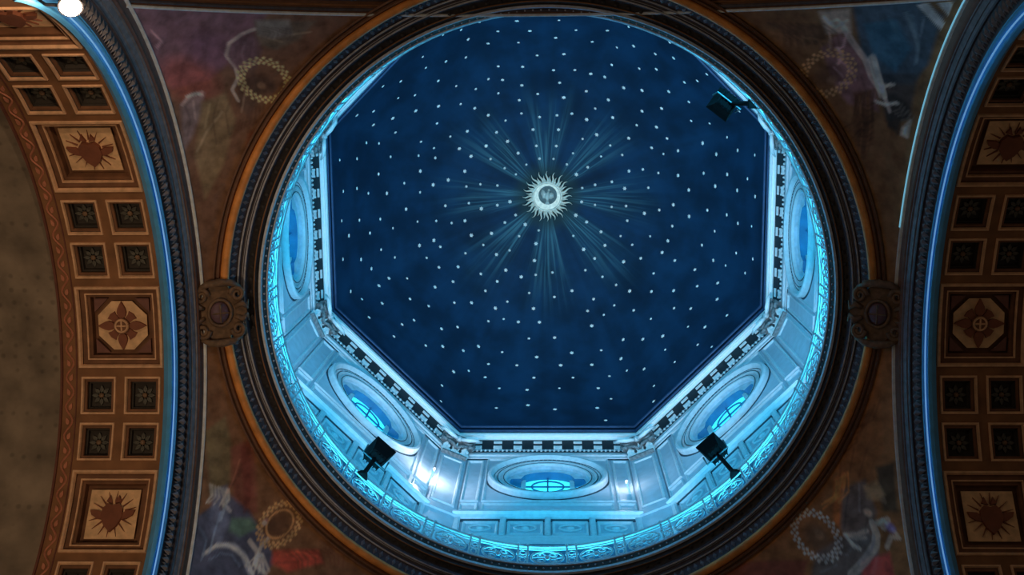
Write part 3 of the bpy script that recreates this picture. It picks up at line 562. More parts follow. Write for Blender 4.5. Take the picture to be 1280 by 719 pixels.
# ---- coffered arches east and west
def cyl(x, th, r): return (x, r*math.sin(th), r*math.cos(th))
XI, XO = WB+0.13, 7.62            # coffer field of the soffit
CX0, CX1 = 6.23, 7.59
BIG, SM = math.radians(7.85), math.radians(3.53)
ROWS = [(0.0, 'A')]
for sg in (-1, 1):
    ROWS += [(sg*13.25, 'C'), (sg*22.1, 'C'), (sg*35.5, 'B'), (sg*48.9, 'C'), (sg*57.7, 'C'), (sg*71.2, 'B')]
SMX = ((6.27, 6.84), (7.0, 7.55))
def soffit_mesh():
    m = MB(); hth = {'A': BIG, 'B': BIG, 'C': SM}
    br = sorted(ROWS); ang = math.radians(-90)
    def strip(t0, t1, xs):
        n = max(1, int(abs(t1-t0)/math.radians(2.5))+1)
        for x0, x1 in xs:
            m.grid([[cyl(x0, t0+(t1-t0)*i/n, RB), cyl(x1, t0+(t1-t0)*i/n, RB)] for i in range(n+1)])
    for d, k in br:
        a = math.radians(d); h = hth[k]
        strip(ang, a-h, [(XI, XO+.28)])
        if k == 'C': strip(a-h, a+h, [(XI, SMX[0][0]), (SMX[0][1], SMX[1][0]), (SMX[1][1], XO+.28)])
        else: strip(a-h, a+h, [(XI, CX0), (CX1, XO+.28)])
        ang = a+h
    strip(ang, math.radians(90), [(XI, XO+.28)])
    return m.mesh('arch_soffit', M_brown, True)
def rect_rings(x0, x1, h, prof, cap=False, n=4):
    """nested rectangles on the soffit; prof = [(inset, radius)...]"""
    m = MB(); loops = []
    for ins, r in prof:
        a0, a1, b0, b1 = x0+ins, x1-ins, -h+ins/RB, h-ins/RB; lp = []
        lp += [cyl(a0+(a1-a0)*i/n, b0, r) for i in range(n)]
        lp += [cyl(a1, b0+(b1-b0)*i/n, r) for i in range(n)]
        lp += [cyl(a1+(a0-a1)*i/n, b1, r) for i in range(n)]
        lp += [cyl(a0, b1+(b0-b1)*i/n, r) for i in range(n)]
        loops.append(lp)
    m.grid(loops, closed_v=True)
    if cap:
        m.f.append(tuple(range(len(m.v)-4*n, len(m.v))))
    return m
def flat(poly, cx, r, t): # flat prism hanging t below radius r, centred at x = cx
    return MB().prism(poly, 0, t, lambda u, v, zz: (cx+u, v, r-zz))
def leaf_poly(L, Wd, a, r0=0.0, n=5, tip=1.0):
    pts = []
    for i in range(n+1):
        t = i/n; pts.append((r0+L*t, Wd*math.sin(PI*min(1, t**0.8))*(1-0.25*t)))
    pts = pts+[(x, -y) for x, y in pts[-2:0:-1]]
    return [(x*math.cos(a)-y*math.sin(a), x*math.sin(a)+y*math.cos(a)) for x, y in pts]
def circ(r, n=20, ph=0): return [(r*math.cos(2*PI*i/n+ph), r*math.sin(2*PI*i/n+ph)) for i in range(n)]
RF = RB+0.16
cxb = (CX0+CX1)/2
ME = {}
ME['soffit'] = soffit_mesh()
ME['big_body'] = rect_rings(CX0, CX1, BIG, [(0.045, RB), (0.05, RB+.05), (.12, RB+.06), (.125, RB+.10), (.19, RB+.10), (.20, RF+.06)], cap=True).mesh('big_coffer', M_brown2)
ME['big_frame'] = rect_rings(CX0, CX1, BIG, [(-.012, RB), (-.005, RB-.03), (.028, RB-.03), (.05, RB+.01)]).mesh('coffer_frame', M_tan)
ME['big_fillet'] = rect_rings(CX0, CX1, BIG, [(.118, RB+.06), (.12, RB+.045), (.14, RB+.045), (.145, RB+.08)]).mesh('coffer_fillet', M_tan)
ME['oct'] = flat(circ(0.435, 8, PI/8), cxb, RF, .02).mesh('octagon_panel', M_beige)
ME['corner'] = flat([(0.45, 0.45), (0.22, 0.45), (0.45, 0.22)], cxb, RF, .03).mesh('corner_piece', M_red)
ME['petal'] = flat(leaf_poly(0.30, 0.085, 0, 0.10), cxb, RF-.02, .05).mesh('petal', M_petal)
ME['petal_s'] = flat([(0.1, -.05), (.20, -.06), (.25, -.085), (.27, 0), (.25, .085), (.20, .06), (.1, .05)], cxb, RF-.02, .03).mesh('small_petal', M_petal)
mb = MB(); mb.prism(circ(.13), 0, .07, lambda u, v, zz: (cxb+u, v, RF-.02-zz)); ME['boss'] = mb.mesh('boss', M_brown2)
mb = MB(); mb.tube([(cxb+.10*math.cos(2*PI*i/20), .10*math.sin(2*PI*i/20), RF-.095) for i in range(20)], .018, 5, True)
mb.tube([(cxb-.08, 0, RF-.095), (cxb+.08, 0, RF-.095)], .016, 5); mb.tube([(cxb, -.08, RF-.095), (cxb, .08, RF-.095)], .016, 5)
ME['boss_ring'] = mb.mesh('boss_ring', M_tan)
ME['square'] = flat([(-.40, -.40), (.40, -.40), (.40, .40), (-.40, .40)], cxb, RF, .02).mesh('square_panel', M_beige)
heart = [(0.0, -.30), (.10, -.20), (.17, -.06), (.16, .08), (.09, .16), (0, .13), (-.09, .16), (-.16, .08), (-.17, -.06), (-.10, -.20)]
ME['heart'] = flat([(x, -y) for x, y in heart], cxb, RF-.02, .06).mesh('heart_relief', M_petal)
ME['wing'] = flat([(.12, 0.02), (.22, -.05), (.36, -.06), (.33, .02), (.24, .08), (.13, .10)], cxb, RF-.02, .04).mesh('wing_relief', M_petal)
mb = MB()
for i in range(16):
    a = 2*PI*i/16+.1
    if abs(math.sin(a)) < 0.25: continue
    mb.prism([(math.cos(a)*.20-.012*math.sin(a), math.sin(a)*.20+.012*math.cos(a)), (math.cos(a)*.38, math.sin(a)*.38), (math.cos(a)*.20+.012*math.sin(a), math.sin(a)*.20-.012*math.cos(a))], 0, .02, lambda u, v, zz: (cxb+u, v, RF-.02-zz))
for sx in (-1, 1): mb.prism([(sx*.02, .17), (sx*.07, .30), (sx*.12, .20)], 0, .04, lambda u, v, zz: (cxb+u, -v, RF-.02-zz))
ME['rays'] = mb.mesh('relief_rays', M_petal)
for q, (x0, x1) in enumerate(SMX):
    xc = (x0+x1)/2
    ME['s_body%d' % q] = rect_rings(x0, x1, SM, [(0.03, RB), (0.035, RB+.03), (.075, RB+.035), (.08, RB+.10), (.105, RB+.10), (.11, RB+.17)], cap=True, n=2).mesh('small_coffer', M_dark)
    ME['s_frame%d' % q] = rect_rings(x0, x1, SM, [(-.01, RB), (-.005, RB-.025), (.022, RB-.025), (.035, RB+.01)], n=2).mesh('coffer_frame', M_tan)
    ME['s_step%d' % q] = rect_rings(x0, x1, SM, [(.034, RB+.028), (.075, RB+.03), (.08, RB+.06)], n=2).mesh('coffer_step', M_brown2)
    mb = MB()
    for i in range(8):
        a = 2*PI*i/8; mb.prism(leaf_poly(.12, .036, a, .045), 0, .04, lambda u, v, zz: (xc+u, v, RB+.17-zz))
    ME['s_ros%d' % q] = mb.mesh('rosette', M_ros)
    mb = MB(); mb.ball((xc, 0, RB+.12), .045, .045, .03); ME['s_boss%d' % q] = mb.mesh('boss', M_cart)

def sweep(prof, a0=-90, a1=90, n=120):
    """sweep a profile [(x, r)] round the arch axis"""
    return MB().grid([[cyl(x, math.radians(a0+(a1-a0)*i/n), r) for x, r in prof] for i in range(n+1)])
def arch_pt(s, off=0.0):   # line from the soffit edge to the pendentive edge of the archivolt
    dx, dr = WP-WB, RP-RB; L = math.hypot(dx, dr); nx, nr = -dr/L, dx/L
    if nx > 0: nx, nr = -nx, -nr
    return (WB+dx*s+nx*off, RB+dr*s+nr*off)
def bulge(s0, s1, h, n=6): return [arch_pt(s0+(s1-s0)*i/n, h*math.sin(PI*i/n)) for i in range(n+1)]
ARCHTRIM = [
    ('cove', [(WB+.14, RB), (WB+.12, RB-.02)]+[arch_pt(-.13+.11*i/5, .045*math.sin(PI*i/5)) for i in range(6)]+[arch_pt(-.015, -.01), arch_pt(.03, -.01)]+[arch_pt(.035+.10*i/5, .045*math.sin(PI*i/5)) for i in range(6)]+[arch_pt(.16, .0)], M_blueband),
    ('leafbed', [arch_pt(.16, -.02), arch_pt(.47, -.02), arch_pt(.475, .015), arch_pt(.51, .015)], M_darkgrey),
    ('fascia', [arch_pt(.51, .015), arch_pt(.52, -.015), arch_pt(.60, -.015), arch_pt(.605, .0), arch_pt(.71, .0), arch_pt(.72, .02), arch_pt(.74, .02)], M_grey),
    ('brown', bulge(.74, .85, .03)+[arch_pt(.86, 0), arch_pt(.95, 0)], M_brownline),
    ('fillet', [arch_pt(.95, 0)]+bulge(.955, 1.03, .035)+[arch_pt(1.035, 0)], M_pale),
    ('outer', [arch_pt(1.035, 0), arch_pt(1.06, -.01), (WP-.02, RP+.07), (WP-.05, RP+.09), (WP-.05, RP+.12), (WP-.01, RP+.14), (WP, RP+.17)], M_brownline)]
TME = {n: sweep(p).mesh('archivolt_'+n, m, True) for n, p, m in ARCHTRIM}
for me in TME.values():
    try: me.set_sharp_from_angle(angle=math.radians(40))
    except Exception: pass
mb = MB()
for i in range(-58, 59):           # crisp leaf-and-tongue carving of the archivolt
    th = math.radians(i*1.5)
    for s0, s1, wd, off in ((.19, .44, .052, .03),):
        A = arch_pt(s0, .0); B = arch_pt((s0+s1)/2, off); C_ = arch_pt(s1, .0); dth = wd/RB
        v = [cyl(A[0], th, A[1]), cyl(B[0], th-dth, B[1]-.0), cyl(C_[0], th, C_[1]), cyl(B[0], th+dth, B[1])]
        T = arch_pt((s0+s1)/2, off+.035); v.append(cyl(T[0], th, T[1]))
        mb.add(v, [(0, 1, 4), (1, 2, 4), (2, 3, 4), (3, 0, 4)])
    A = arch_pt(.20, .01); th2 = th+math.radians(.75); b = arch_pt(.30, .02); dth = .02/RB; T = arch_pt(.25, .035)
    mb.add([cyl(A[0], th2, A[1]), cyl(b[0], th2-dth, b[1]), cyl(b[0], th2+dth, b[1]), cyl(T[0], th2, T[1])], [(0, 1, 3), (1, 2, 3), (2, 0, 3)])
TME['leaves'] = mb.mesh('archivolt_leaves', M_grey)
LEDP = arch_pt(.01, .035)
TME['led'] = MB().tube([cyl(LEDP[0], math.radians(t), LEDP[1]) for t in np.linspace(-74, 74, 110)], .012, 6, up=(1, 0, 0)).mesh('led_strip', M_led)
mb = MB(); pts = []                # painted leaf scroll border raised along the outer soffit edge
for i in range(0, 421):
    t = math.radians(-84+168*i/420); pts.append(cyl(7.745+.06*math.sin(i*2*PI/14), t, RB-.012))
mb.tube(pts, .016, 4, up=(1, 0, 0))
for i in range(60):
    t = math.radians(-84+168*(i+.25)/60); sg = 1 if i % 2 else -1
    mb.prism(leaf_poly(.13, .045, sg*1.1 if i % 2 else PI-1.1*1, 0), 0, .02, lambda u, v, zz: cyl(7.745+u*.7, t+v/RB, RB-zz))
TME['scroll'] = mb.mesh('leaf_scroll', M_leafred)
TME['redline'] = sweep([(7.63, RB), (7.632, RB-.012), (7.65, RB-.012), (7.652, RB)]).mesh('red_line', M_border)
TME['edge'] = sweep([(7.86, RB), (7.865, RB-.03), (7.90, RB-.03), (7.92, RB+.02), (7.92, RB+.3)]).mesh('soffit_edge', M_border)
TME['vault'] = sweep([(7.92, RB+.12), (9.0, RB+.12), (10.2, RB+.12), (11.6, RB+.12)]).mesh('vault', M_vault, True)

def place(parent, key, name, rx=0.0):
    o = link(name, ME[key] if key in ME else TME[key], parent)
    o.rotation_euler = (rx, 0, 0); return o
for side, rz, off, adj in (('east', 0.0, 1.4, 'dimmer'), ('west', PI, -1.4, 'warmly lit')):
    w_ = link('wall_arch_'+side, ME['soffit'], None, (0, 0, ZC), (-math.radians(off), 0, rz))
    struct(w_, 'brown coffered arch soffit on the %s side of the crossing, %s' % (side, adj), 'arch')
    for d, k in ROWS:
        rx = -math.radians(d)
        def sub(key, name, par):
            return link(name, ME[key], par)
        if k in 'AB':
            c = place(w_, 'big_body', 'coffer', rx); sub('big_frame', 'coffer_frame', c); sub('big_fillet', 'coffer_fillet', c)
            if k == 'A':
                sub('oct', 'octagon_panel', c)
                for q in range(4):
                    for key, nm, ph in (('corner', 'corner_piece', 0), ('petal', 'petal', 0), ('petal_s', 'small_petal', PI/4)):
                        a = q*PI/2+ph; o = sub(key, nm, c)
                        # turn about the coffer's own centre line
                        o.matrix_local = Matrix.Translation((cxb, 0, 0)) @ Matrix.Rotation(a, 4, 'Z') @ Matrix.Translation((-cxb, 0, 0))
                sub('boss', 'boss', c); sub('boss_ring', 'boss_ring', c)
            else:
                sub('square', 'square_panel', c)
                Tn = Matrix.Translation((cxb, 0, 0)) @ (Matrix.Rotation(PI, 4, 'Z') if rz else Matrix.Identity(4))
                for key, nm, sc in (('heart', 'heart_relief', 1), ('rays', 'relief_rays', 1), ('wing', 'wing_relief', 1), ('wing', 'wing_relief', -1)):
                    o = sub(key, nm, c); o.matrix_local = Tn @ Matrix.Scale(sc, 4, (1, 0, 0)) @ Matrix.Translation((-cxb, 0, 0))
        else:
            for q in range(2):
                c = place(w_, 's_body%d' % q, 'coffer', rx); sub('s_frame%d' % q, 'coffer_frame', c); sub('s_step%d' % q, 'coffer_step', c)
                sub('s_ros%d' % q, 'rosette', c); sub('s_boss%d' % q, 'boss', c)
    place(w_, 'redline', 'red_line'); stuff(place(w_, 'scroll', 'leaf_scroll')); place(w_, 'edge', 'soffit_edge')
    t_ = link('trim_archivolt_'+side, TME['fascia'], None, (0, 0, ZC), (0, 0, rz))
    struct(t_, 'carved grey and brown archivolt moulding framing the %s arch' % side, 'moulding')
    for key in ('cove', 'leafbed', 'brown', 'fillet', 'outer'): link('archivolt_'+key, TME[key], t_)
    stuff(link('archivolt_leaves', TME['leaves'], t_))
    l_ = link('led_strip', TME['led'], None, (0, 0, ZC), (0, 0, rz))
    tag(l_, 'thin glowing blue light strip in the cove of the %s arch' % side, 'light strip')
    if side == 'east':
        FP = arch_pt(.99, .045)  # added glowing line: brightens the fillet and lights the nearby fresco
        l2 = MB().tube([cyl(FP[0], math.radians(t), FP[1]) for t in np.linspace(-60, -14, 60)], .011, 6, up=(1, 0, 0)).build('led_strip', mat('fillet_glow_cyan', (.4, .7, .8), .4, emit=(.25, .72, 1.0), estr=.5), None, False, (0, 0, ZC))
        tag(l2, 'short pale cyan glow line added on the east arch fillet to light the eagle fresco', 'light strip')
    v_ = link('ceiling_vault_'+side, TME['vault'], None, (0, 0, ZC), (0, 0, rz))
    struct(v_, 'plain mottled plaster barrel vault beyond the %s arch' % side, 'vault')

# ---- north and south arch walls
def arch_wall(y0, y1):
    R2 = RS2-y0*y0; az = lambda x: ZC+math.sqrt(max(R2-x*x, 0.0)); xm = 5.80
    xs = [xm*math.sin(PI/2*i/40) for i in range(-40, 41)]; m = MB()
    m.grid([[(x, y0, az(x)), (x, y0, max(20.46, az(x)+.01)), (x, y1, max(20.46, az(x)+.01)), (x, y1, az(x))] for x in xs], closed_v=True)
    return m, az, xs
for side, y0, y1 in (('north', -YN, -6.7), ('south', 5.77, 7.6)):
    m, az, xs = arch_wall(y0, y1)
    o = smooth_angle(m.build('wall_arch_'+side, M_brownline))
    struct(o, 'dark brown arch soffit and spandrel on the %s side of the crossing' % side, 'arch')
    sg = 1 if y1 > y0 else -1
    for dy, dz, r, mt, nm in ((-.015, -.012, .028, M_pale, 'arch_fillet'), (.06, -.02, .03, M_darkgrey, 'arch_moulding'), (.13, -.0, .02, M_brown, 'arch_moulding'), (.24, -.02, .05, M_darkgrey, 'arch_moulding')):
        MB().tube([(x, y0+sg*dy, az(x)+dz) for x in xs], r, 6, up=(0, 1, 0)).build(nm, mt, o, True)

# ---- ring cornice at the foot of the drum
RING = [
    ('outer', [(5.66, 19.80), (5.645, 19.74), (5.615, 19.74), (5.60, 19.80), (5.575, 19.81), (5.57, 19.77), (5.545, 19.77), (5.53, 19.86)], M_brownline, 'thin brown fillets where the frescoes meet the ring cornice'),
    ('ochre', [(5.53, 19.86)]+[(5.465+.075*math.cos(a), 19.86-.075*math.sin(a)) for a in np.linspace(.3, PI-.3, 8)]+[(5.405, 19.90)], M_orange, 'orange ochre roll moulding running round the ring cornice'),
    ('leafbed', [(5.405, 19.90), (5.385, 19.98), (5.33, 20.05), (5.315, 20.09)], M_darkgrey, 'dark carved leaf band of the ring cornice'),
    ('grey', [(5.315, 20.09), (5.31, 20.065), (5.275, 20.065), (5.265, 20.13), (5.22, 20.15), (5.215, 20.125), (5.18, 20.125), (5.175, 20.17), (5.17, 20.19)], M_darkgrey, 'grey double fillet of the ring cornice'),
    ('dark', [(5.17, 20.19), (5.14, 20.23), (5.07, 20.26), (5.065, 20.24), (5.04, 20.24), (5.035, 20.28), (5.0, 20.33)], M_ringdark, 'broad dark band of the ring cornice'),
    ('pale', [(5.0, 20.33), (4.995, 20.305), (4.955, 20.305), (4.95, 20.35), (4.945, 20.37)], M_ringpale, 'thin pale rim line of the ring cornice'),
    ('bead', [(4.945, 20.37), (4.935, 20.42), (4.91, 20.45), (4.90, 20.48)], M_ringdark, 'dark beaded hollow under the gallery edge'),
    ('gallery', [(4.90, 20.48), (4.88, 20.48), (4.87, 20.51), (4.88, 20.56), (5.02, 20.56)], M_ringpale, 'pale stone kerb under the gallery railing')]
for n, prof, m, lab in RING:
    o = smooth_angle(MB().lathe(prof, 240).build('trim_ring_'+n, m), 40)
    struct(o, lab, 'moulding')
    if n == 'grey':
        for ra, za in ((5.292, 20.064), (5.197, 20.124), (5.24, 20.148)):
            w2 = .016 if za < 20.14 else .008
            MB().lathe([(ra+w2, za+.01), (ra+w2*.8, za-.008), (ra-w2*.8, za-.008), (ra-w2, za+.01)], 240).build('grey_fillet', M_ringgrey, o, True)
    if n == 'leafbed':
        mb = MB()
        for i in range(260):
            a = 2*PI*i/260; d = .038
            def P(r, z, da): return (r*math.cos(a+da), r*math.sin(a+da), z)
            mb.add([P(5.40, 19.90, 0), P(5.36, 19.98, d/5.5), P(5.32, 20.06, 0), P(5.36, 19.98, -d/5.5), P(5.345, 19.95, 0)], [(0, 1, 4), (1, 2, 4), (2, 3, 4), (3, 0, 4)])
        stuff(mb.build('ring_leaves', M_grey, o))
    if n == 'bead':
        mb = MB()
        for i in range(230):
            a = 2*PI*i/230; mb.ball((4.92*math.cos(a), 4.92*math.sin(a), 20.42), .02, .022, .022, 5, 3)
        stuff(mb.build('ring_beads', M_ringgrey, o))
    if n == 'dark':
        mb = MB()
        for i in range(150):
            a = 2*PI*i/150; mb.ball((5.105*math.cos(a), 5.105*math.sin(a), 20.225), .04, .04, .02, 5, 3)
        stuff(mb.build('ring_bosses', M_ringdark, o))
        MB().lathe([(5.068, 20.25), (5.062, 20.228), (5.044, 20.228), (5.04, 20.25)], 240).build('brown_line', M_brown, o)
o = MB().lathe([(4.98, ZG), (6.9, ZG), (6.9, ZG-.35), (5.9, ZG-.4), (5.62, 19.97), (5.2, 20.3), (4.98, ZG)], 96).build('floor_gallery', M_drum)
struct(o, 'gallery walkway behind the railing at the foot of the drum', 'walkway')

# ================================================================== DRUM
def rot_k(k): return (0, 0, math.radians(45*k))        # side 0 faces the camera's far (south) side
SIDES = ('south', 'southwest', 'west', 'northwest', 'north', 'northeast', 'east', 'southeast')
ZW, RW = 29.05, 1.06                                     # oculus centre height and radius
HX = AW*math.tan(PI/8)
def drum_wall_mesh():
    m = MB(); n = 64; inner, outer = [], []
    z0, z1 = 26.6, 31.5
    for i in range(n):
        a = 2*PI*i/n; c, s = math.cos(a), math.sin(a)
        inner.append((RW*c, AW, ZW+RW*s))
        k = min((HX/abs(c)) if abs(c) > 1e-6 else 99, ((z1-ZW)/s) if s > 1e-6 else ((ZW-z0)/-s if s < -1e-6 else 99))
        outer.append((k*c, AW, ZW+k*s))
    m.grid([inner, outer], closed_v=True)
    for x, z in ((HX, z1), (-HX, z1), (-HX, z0), (HX, z0)):   # fill the four corners of the rectangle
        pts = sorted(range(n), key=lambda i: (outer[i][0]-x)**2+(outer[i][2]-z)**2)[:2]
        m.add([outer[pts[0]], (x, AW, z), outer[pts[1]]], [(0, 1, 2)])
    m.add([(-HX, AW, ZG), (HX, AW, ZG), (HX, AW, z0), (-HX, AW, z0)], [(0, 1, 2, 3)])
    return m
def frame2d(x0, x1, z0, z1, wd, d, bevel=.02):           # raised rectangular frame on the wall face
    m = MB(); loops = []
    for ins, dep in ((0, 0), (bevel, d), (wd-bevel, d), (wd, d*.3), (wd+.02, .0)):
        loops.append([(x0+ins, AW-dep, z0+ins), (x1-ins, AW-dep, z0+ins), (x1-ins, AW-dep, z1-ins), (x0+ins, AW-dep, z1-ins)])
    return m.grid(loops, closed_v=True)
def bar2d(x0, x1, prof):                                  # horizontal moulding; prof = [(projection, z)]
    return MB().grid([[(x0, AW-d, z) for d, z in prof], [(x1, AW-d, z) for d, z in prof]])
def oculus(prof, n=64):                                   # prof = [(radius, projection)]
    return MB().grid([[(r*math.cos(2*PI*i/n), AW-d, ZW+r*math.sin(2*PI*i/n)) for r, d in prof] for i in range(n)], closed_u=True)
D = {}
D['wall'] = drum_wall_mesh().mesh('drum_wall', M_drum)
D['surround'] = oculus([(RW, -.02), (RW+.005, .05), (RW+.05, .06), (RW+.06, .03), (RW+.14, .03), (RW+.15, .06), (RW+.20, .07), (RW+.21, .04), (RW+.30, .05), (RW+.31, .10), (RW+.37, .17), (RW+.43, .17), (RW+.46, .12), (RW+.47, 0)]).mesh('oculus_surround', M_drum2)
mb = MB()
for i in range(72):
    a = 2*PI*i/72; mb.ball(((RW+.255)*math.cos(a), AW-.055, ZW+(RW+.255)*math.sin(a)), .03, .02, .03, 5, 3)
D['eggs'] = mb.mesh('oculus_beads', M_drum2)
def niche(s):      # outline of the inner light: arched in the middle, stepping out to low side lights
    c, q = math.cos(s), math.sin(s)
    return c, q
IN = []
for i in range(64):
    a = 2*PI*i/64; c, q = math.cos(a), math.sin(a); r = .97
    if q > 0 and abs(r*c) > .68: IN.append((r*c, min(r*q, .30)))          # low side lights
    elif q > 0: IN.append((r*c*.985, .25+.58*math.sqrt(max(0, 1-(c*.97/.72)**2)) if abs(c*.97) < .70 else .30))
    else: IN.append((r*c, r*q))
def loop(pts, d): return [(x, AW+d, ZW+z) for x, z in pts]
OUTC = [(RW*math.cos(2*PI*i/64), RW*math.sin(2*PI*i/64)) for i in range(64)]
DP = .10; DG = .31
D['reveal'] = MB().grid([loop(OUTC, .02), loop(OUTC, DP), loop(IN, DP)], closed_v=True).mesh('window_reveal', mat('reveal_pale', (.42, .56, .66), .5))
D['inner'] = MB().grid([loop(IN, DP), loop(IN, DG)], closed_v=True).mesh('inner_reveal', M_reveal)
D['pane'] = MB().add([((RW)*math.cos(2*PI*i/40), AW+DG, ZW+RW*math.sin(2*PI*i/40)) for i in range(40)], [tuple(range(40))]).mesh('pane', M_pane)
def annular(r0, r1, a0, a1, y0, y1, zc, n=20):
    rows = []
    for i in range(n+1):
        a = math.radians(a0+(a1-a0)*i/n); c, s = math.cos(a), math.sin(a)
        rows.append([(r0*c, y0, zc+r0*s), (r1*c, y0, zc+r1*s), (r1*c, y1, zc+r1*s), (r0*c, y1, zc+r0*s)])
    m = MB().grid(rows, closed_v=True); n0 = 0; e = len(m.v)-4
    m.f.append((0, 1, 2, 3)); m.f.append((e+3, e+2, e+1, e)); return m
mb = MB(); mb.box(-.02, .02, AW+DG-.05, AW+DG-.01, ZW-RW+.1, ZW+.82); D['mullion'] = mb.mesh('mullion', M_reveal)
mb = MB(); mb.box(-.95, .95, AW+DG-.05, AW+DG-.01, ZW+.18, ZW+.21); D['transom'] = mb.mesh('transom', M_reveal)
mb = MB(); mb.box(-.06, .06, AW+DG-.12, AW+DG-.01, ZW-.8, ZW+.45); D['jamb'] = mb.mesh('jamb', mat('jamb_pale', (.5, .62, .68), .5))
D['glazing_ring'] = annular(.40, .425, 0, 360, AW+DG-.05, AW+DG-.01, ZW+.2, 28).mesh('glazing_ring', M_reveal)
D['pil_frame'] = frame2d(1.66, 2.12, 27.35, 30.40, .07, .05).mesh('panel_moulding', M_drum2)
D['pil_low'] = frame2d(1.66, 2.12, 26.72, 27.20, .06, .05).mesh('panel_moulding', M_drum2)
D['mid_frame'] = frame2d(-1.60, 1.60, 27.35, 30.58, .06, .04).mesh('panel_moulding', M_drum2)
D['mid_low'] = frame2d(-1.58, 1.58, 26.72, 27.20, .06, .05).mesh('panel_moulding', M_drum2)
D['string'] = bar2d(-2.2, 2.2, [(0, 26.62), (.04, 26.60), (.05, 26.52), (.10, 26.50), (.12, 26.42), (.16, 26.40), (.17, 26.30), (.10, 26.28), (.05, 26.22), (.0, 26.20)]).mesh('string_course', M_drum2)
D['groove'] = bar2d(-2.18, 2.18, [(.004, 26.20), (.02, 26.19), (.02, 26.06), (.004, 26.05)]).mesh('painted_shadow_line', M_shade_line)  # raised dark strip, paints the shadow under the string course
D['shade_ring'] = oculus([(RW+.465, .0), (RW+.47, .012), (RW+.51, .012), (RW+.52, .0)]).mesh('painted_shadow_line', M_shade_line)  # dark ring, paints the shadow round the surround's outer edge
for nm_, rr_, dd_ in (('og2', .055, .062), ('og3', .205, .072), ('og4', .305, .062)):  # thin dark rings painted as shade between the surround's steps
    D[nm_] = oculus([(RW+rr_-.008, dd_-.01), (RW+rr_-.006, dd_+.004), (RW+rr_+.010, dd_+.004), (RW+rr_+.012, dd_-.01)]).mesh('dark_line', M_shade_line)
D['dado'] = frame2d(-.42, .42, 25.22, 26.0, .06, .05).mesh('dado_panel', M_drum2)
mb = MB(); mb.tube([(.24*math.cos(2*PI*i/24), AW-.02, 25.63+.17*math.sin(2*PI*i/24)) for i in range(24)], .03, 5, True, up=(0, 1, 0))
mb.ball((0, AW-.01, 25.63), .10, .05, .07)
D['dado_oval'] = mb.mesh('oval_ornament', M_drum2, True)
mb = MB(); mb.box(-.07, .07, AW-.06, AW+.02, 25.12, 26.2); mb.box(-.04, .04, AW-.085, AW-.05, 25.2, 26.12); D['dado_post'] = mb.mesh('dado_pilaster', M_drum2)
D['plinth'] = bar2d(-2.2, 2.2, [(0, 25.12), (.06, 25.08), (.07, 24.98), (.12, 24.92), (.12, 24.80), (.20, 24.70), (.20, 24.45), (.23, 24.42), (.23, 24.12)]).mesh('plinth', M_drum2)
D['dado_base'] = bar2d(-2.3, 2.3, [(.23, 24.12), (.26, 24.1), (.26, ZG)]).mesh('dado_base', M_plinth)  # lower wall in a darker colour behind the railing
D['archi'] = None
# cornice: modillions between a dark cove and the white lip
def modillion():
    def cv(p, h): return (6.08+.20*p-.934*h, 31.99-.55*p-.357*h)
    m = MB()
    def solid(prof, x0, x1):
        n = len(prof); v = [(x0, a, z) for a, z in prof]+[(x1, a, z) for a, z in prof]
        m.add(v, [tuple(range(n))[::-1], tuple(range(n, 2*n))]+[(i, (i+1) % n, n+(i+1) % n, n+i) for i in range(n)])
    solid([cv(.16, -.02), cv(.17, .025), cv(.29, .025), cv(.30, -.02)], -.115, .115)
    solid([cv(.52, -.02), cv(.52, .03), cv(.60, .05), cv(.74, .055), cv(.84, .04), cv(.90, .05), cv(.99, .04), cv(1.0, -.02)], -.09, .09)
    for x in (-.09, .09): solid([cv(.55, .0), cv(.60, .07), cv(.72, .07), cv(.80, .0)], x-.025, x+.025)
    return m.mesh('modillion', M_mod)
D['mod'] = modillion()

pil_mb = None
for k, side in enumerate(SIDES):
    wl = link('wall_drum_'+side, D['wall'], None, None, rot_k(k))
    struct(wl, 'pale panelled drum wall with round window on the %s side of the dome' % side, 'wall')
    link('oculus_surround', D['surround'], wl); stuff(link('oculus_beads', D['eggs'], wl))
    for sx in (1, -1):
        for key, nm in (('pil_frame', 'panel_moulding'), ('pil_low', 'panel_moulding')):
            o = link(nm, D[key], wl); o.scale = (sx, 1, 1)
    link('panel_moulding', D['mid_frame'], wl); link('panel_moulding', D['mid_low'], wl)
    link('painted_shadow_line', D['groove'], wl); link('painted_shadow_line', D['shade_ring'], wl)
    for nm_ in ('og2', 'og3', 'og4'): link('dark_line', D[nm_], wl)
    link('string_course', D['string'], wl); link('plinth', D['plinth'], wl); link('dado_base', D['dado_base'], wl)
    for x in (-1.53, -.51, .51, 1.53):
        o = link('dado_panel', D['dado'], wl); o.location = (x, 0, 0); p = link('oval_ornament', D['dado_oval'], o)
    for x in (-2.08, -1.02, 0, 1.02, 2.08):
        o = link('dado_pilaster', D['dado_post'], wl); o.location = (x, 0, 0)
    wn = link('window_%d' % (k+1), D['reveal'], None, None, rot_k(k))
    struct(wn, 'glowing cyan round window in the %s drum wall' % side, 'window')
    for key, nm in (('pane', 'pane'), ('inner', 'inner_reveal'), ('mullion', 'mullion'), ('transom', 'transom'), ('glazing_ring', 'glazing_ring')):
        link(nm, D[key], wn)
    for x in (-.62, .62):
        o = link('jamb', D['jamb'], wn); o.location = (x, 0, 0)

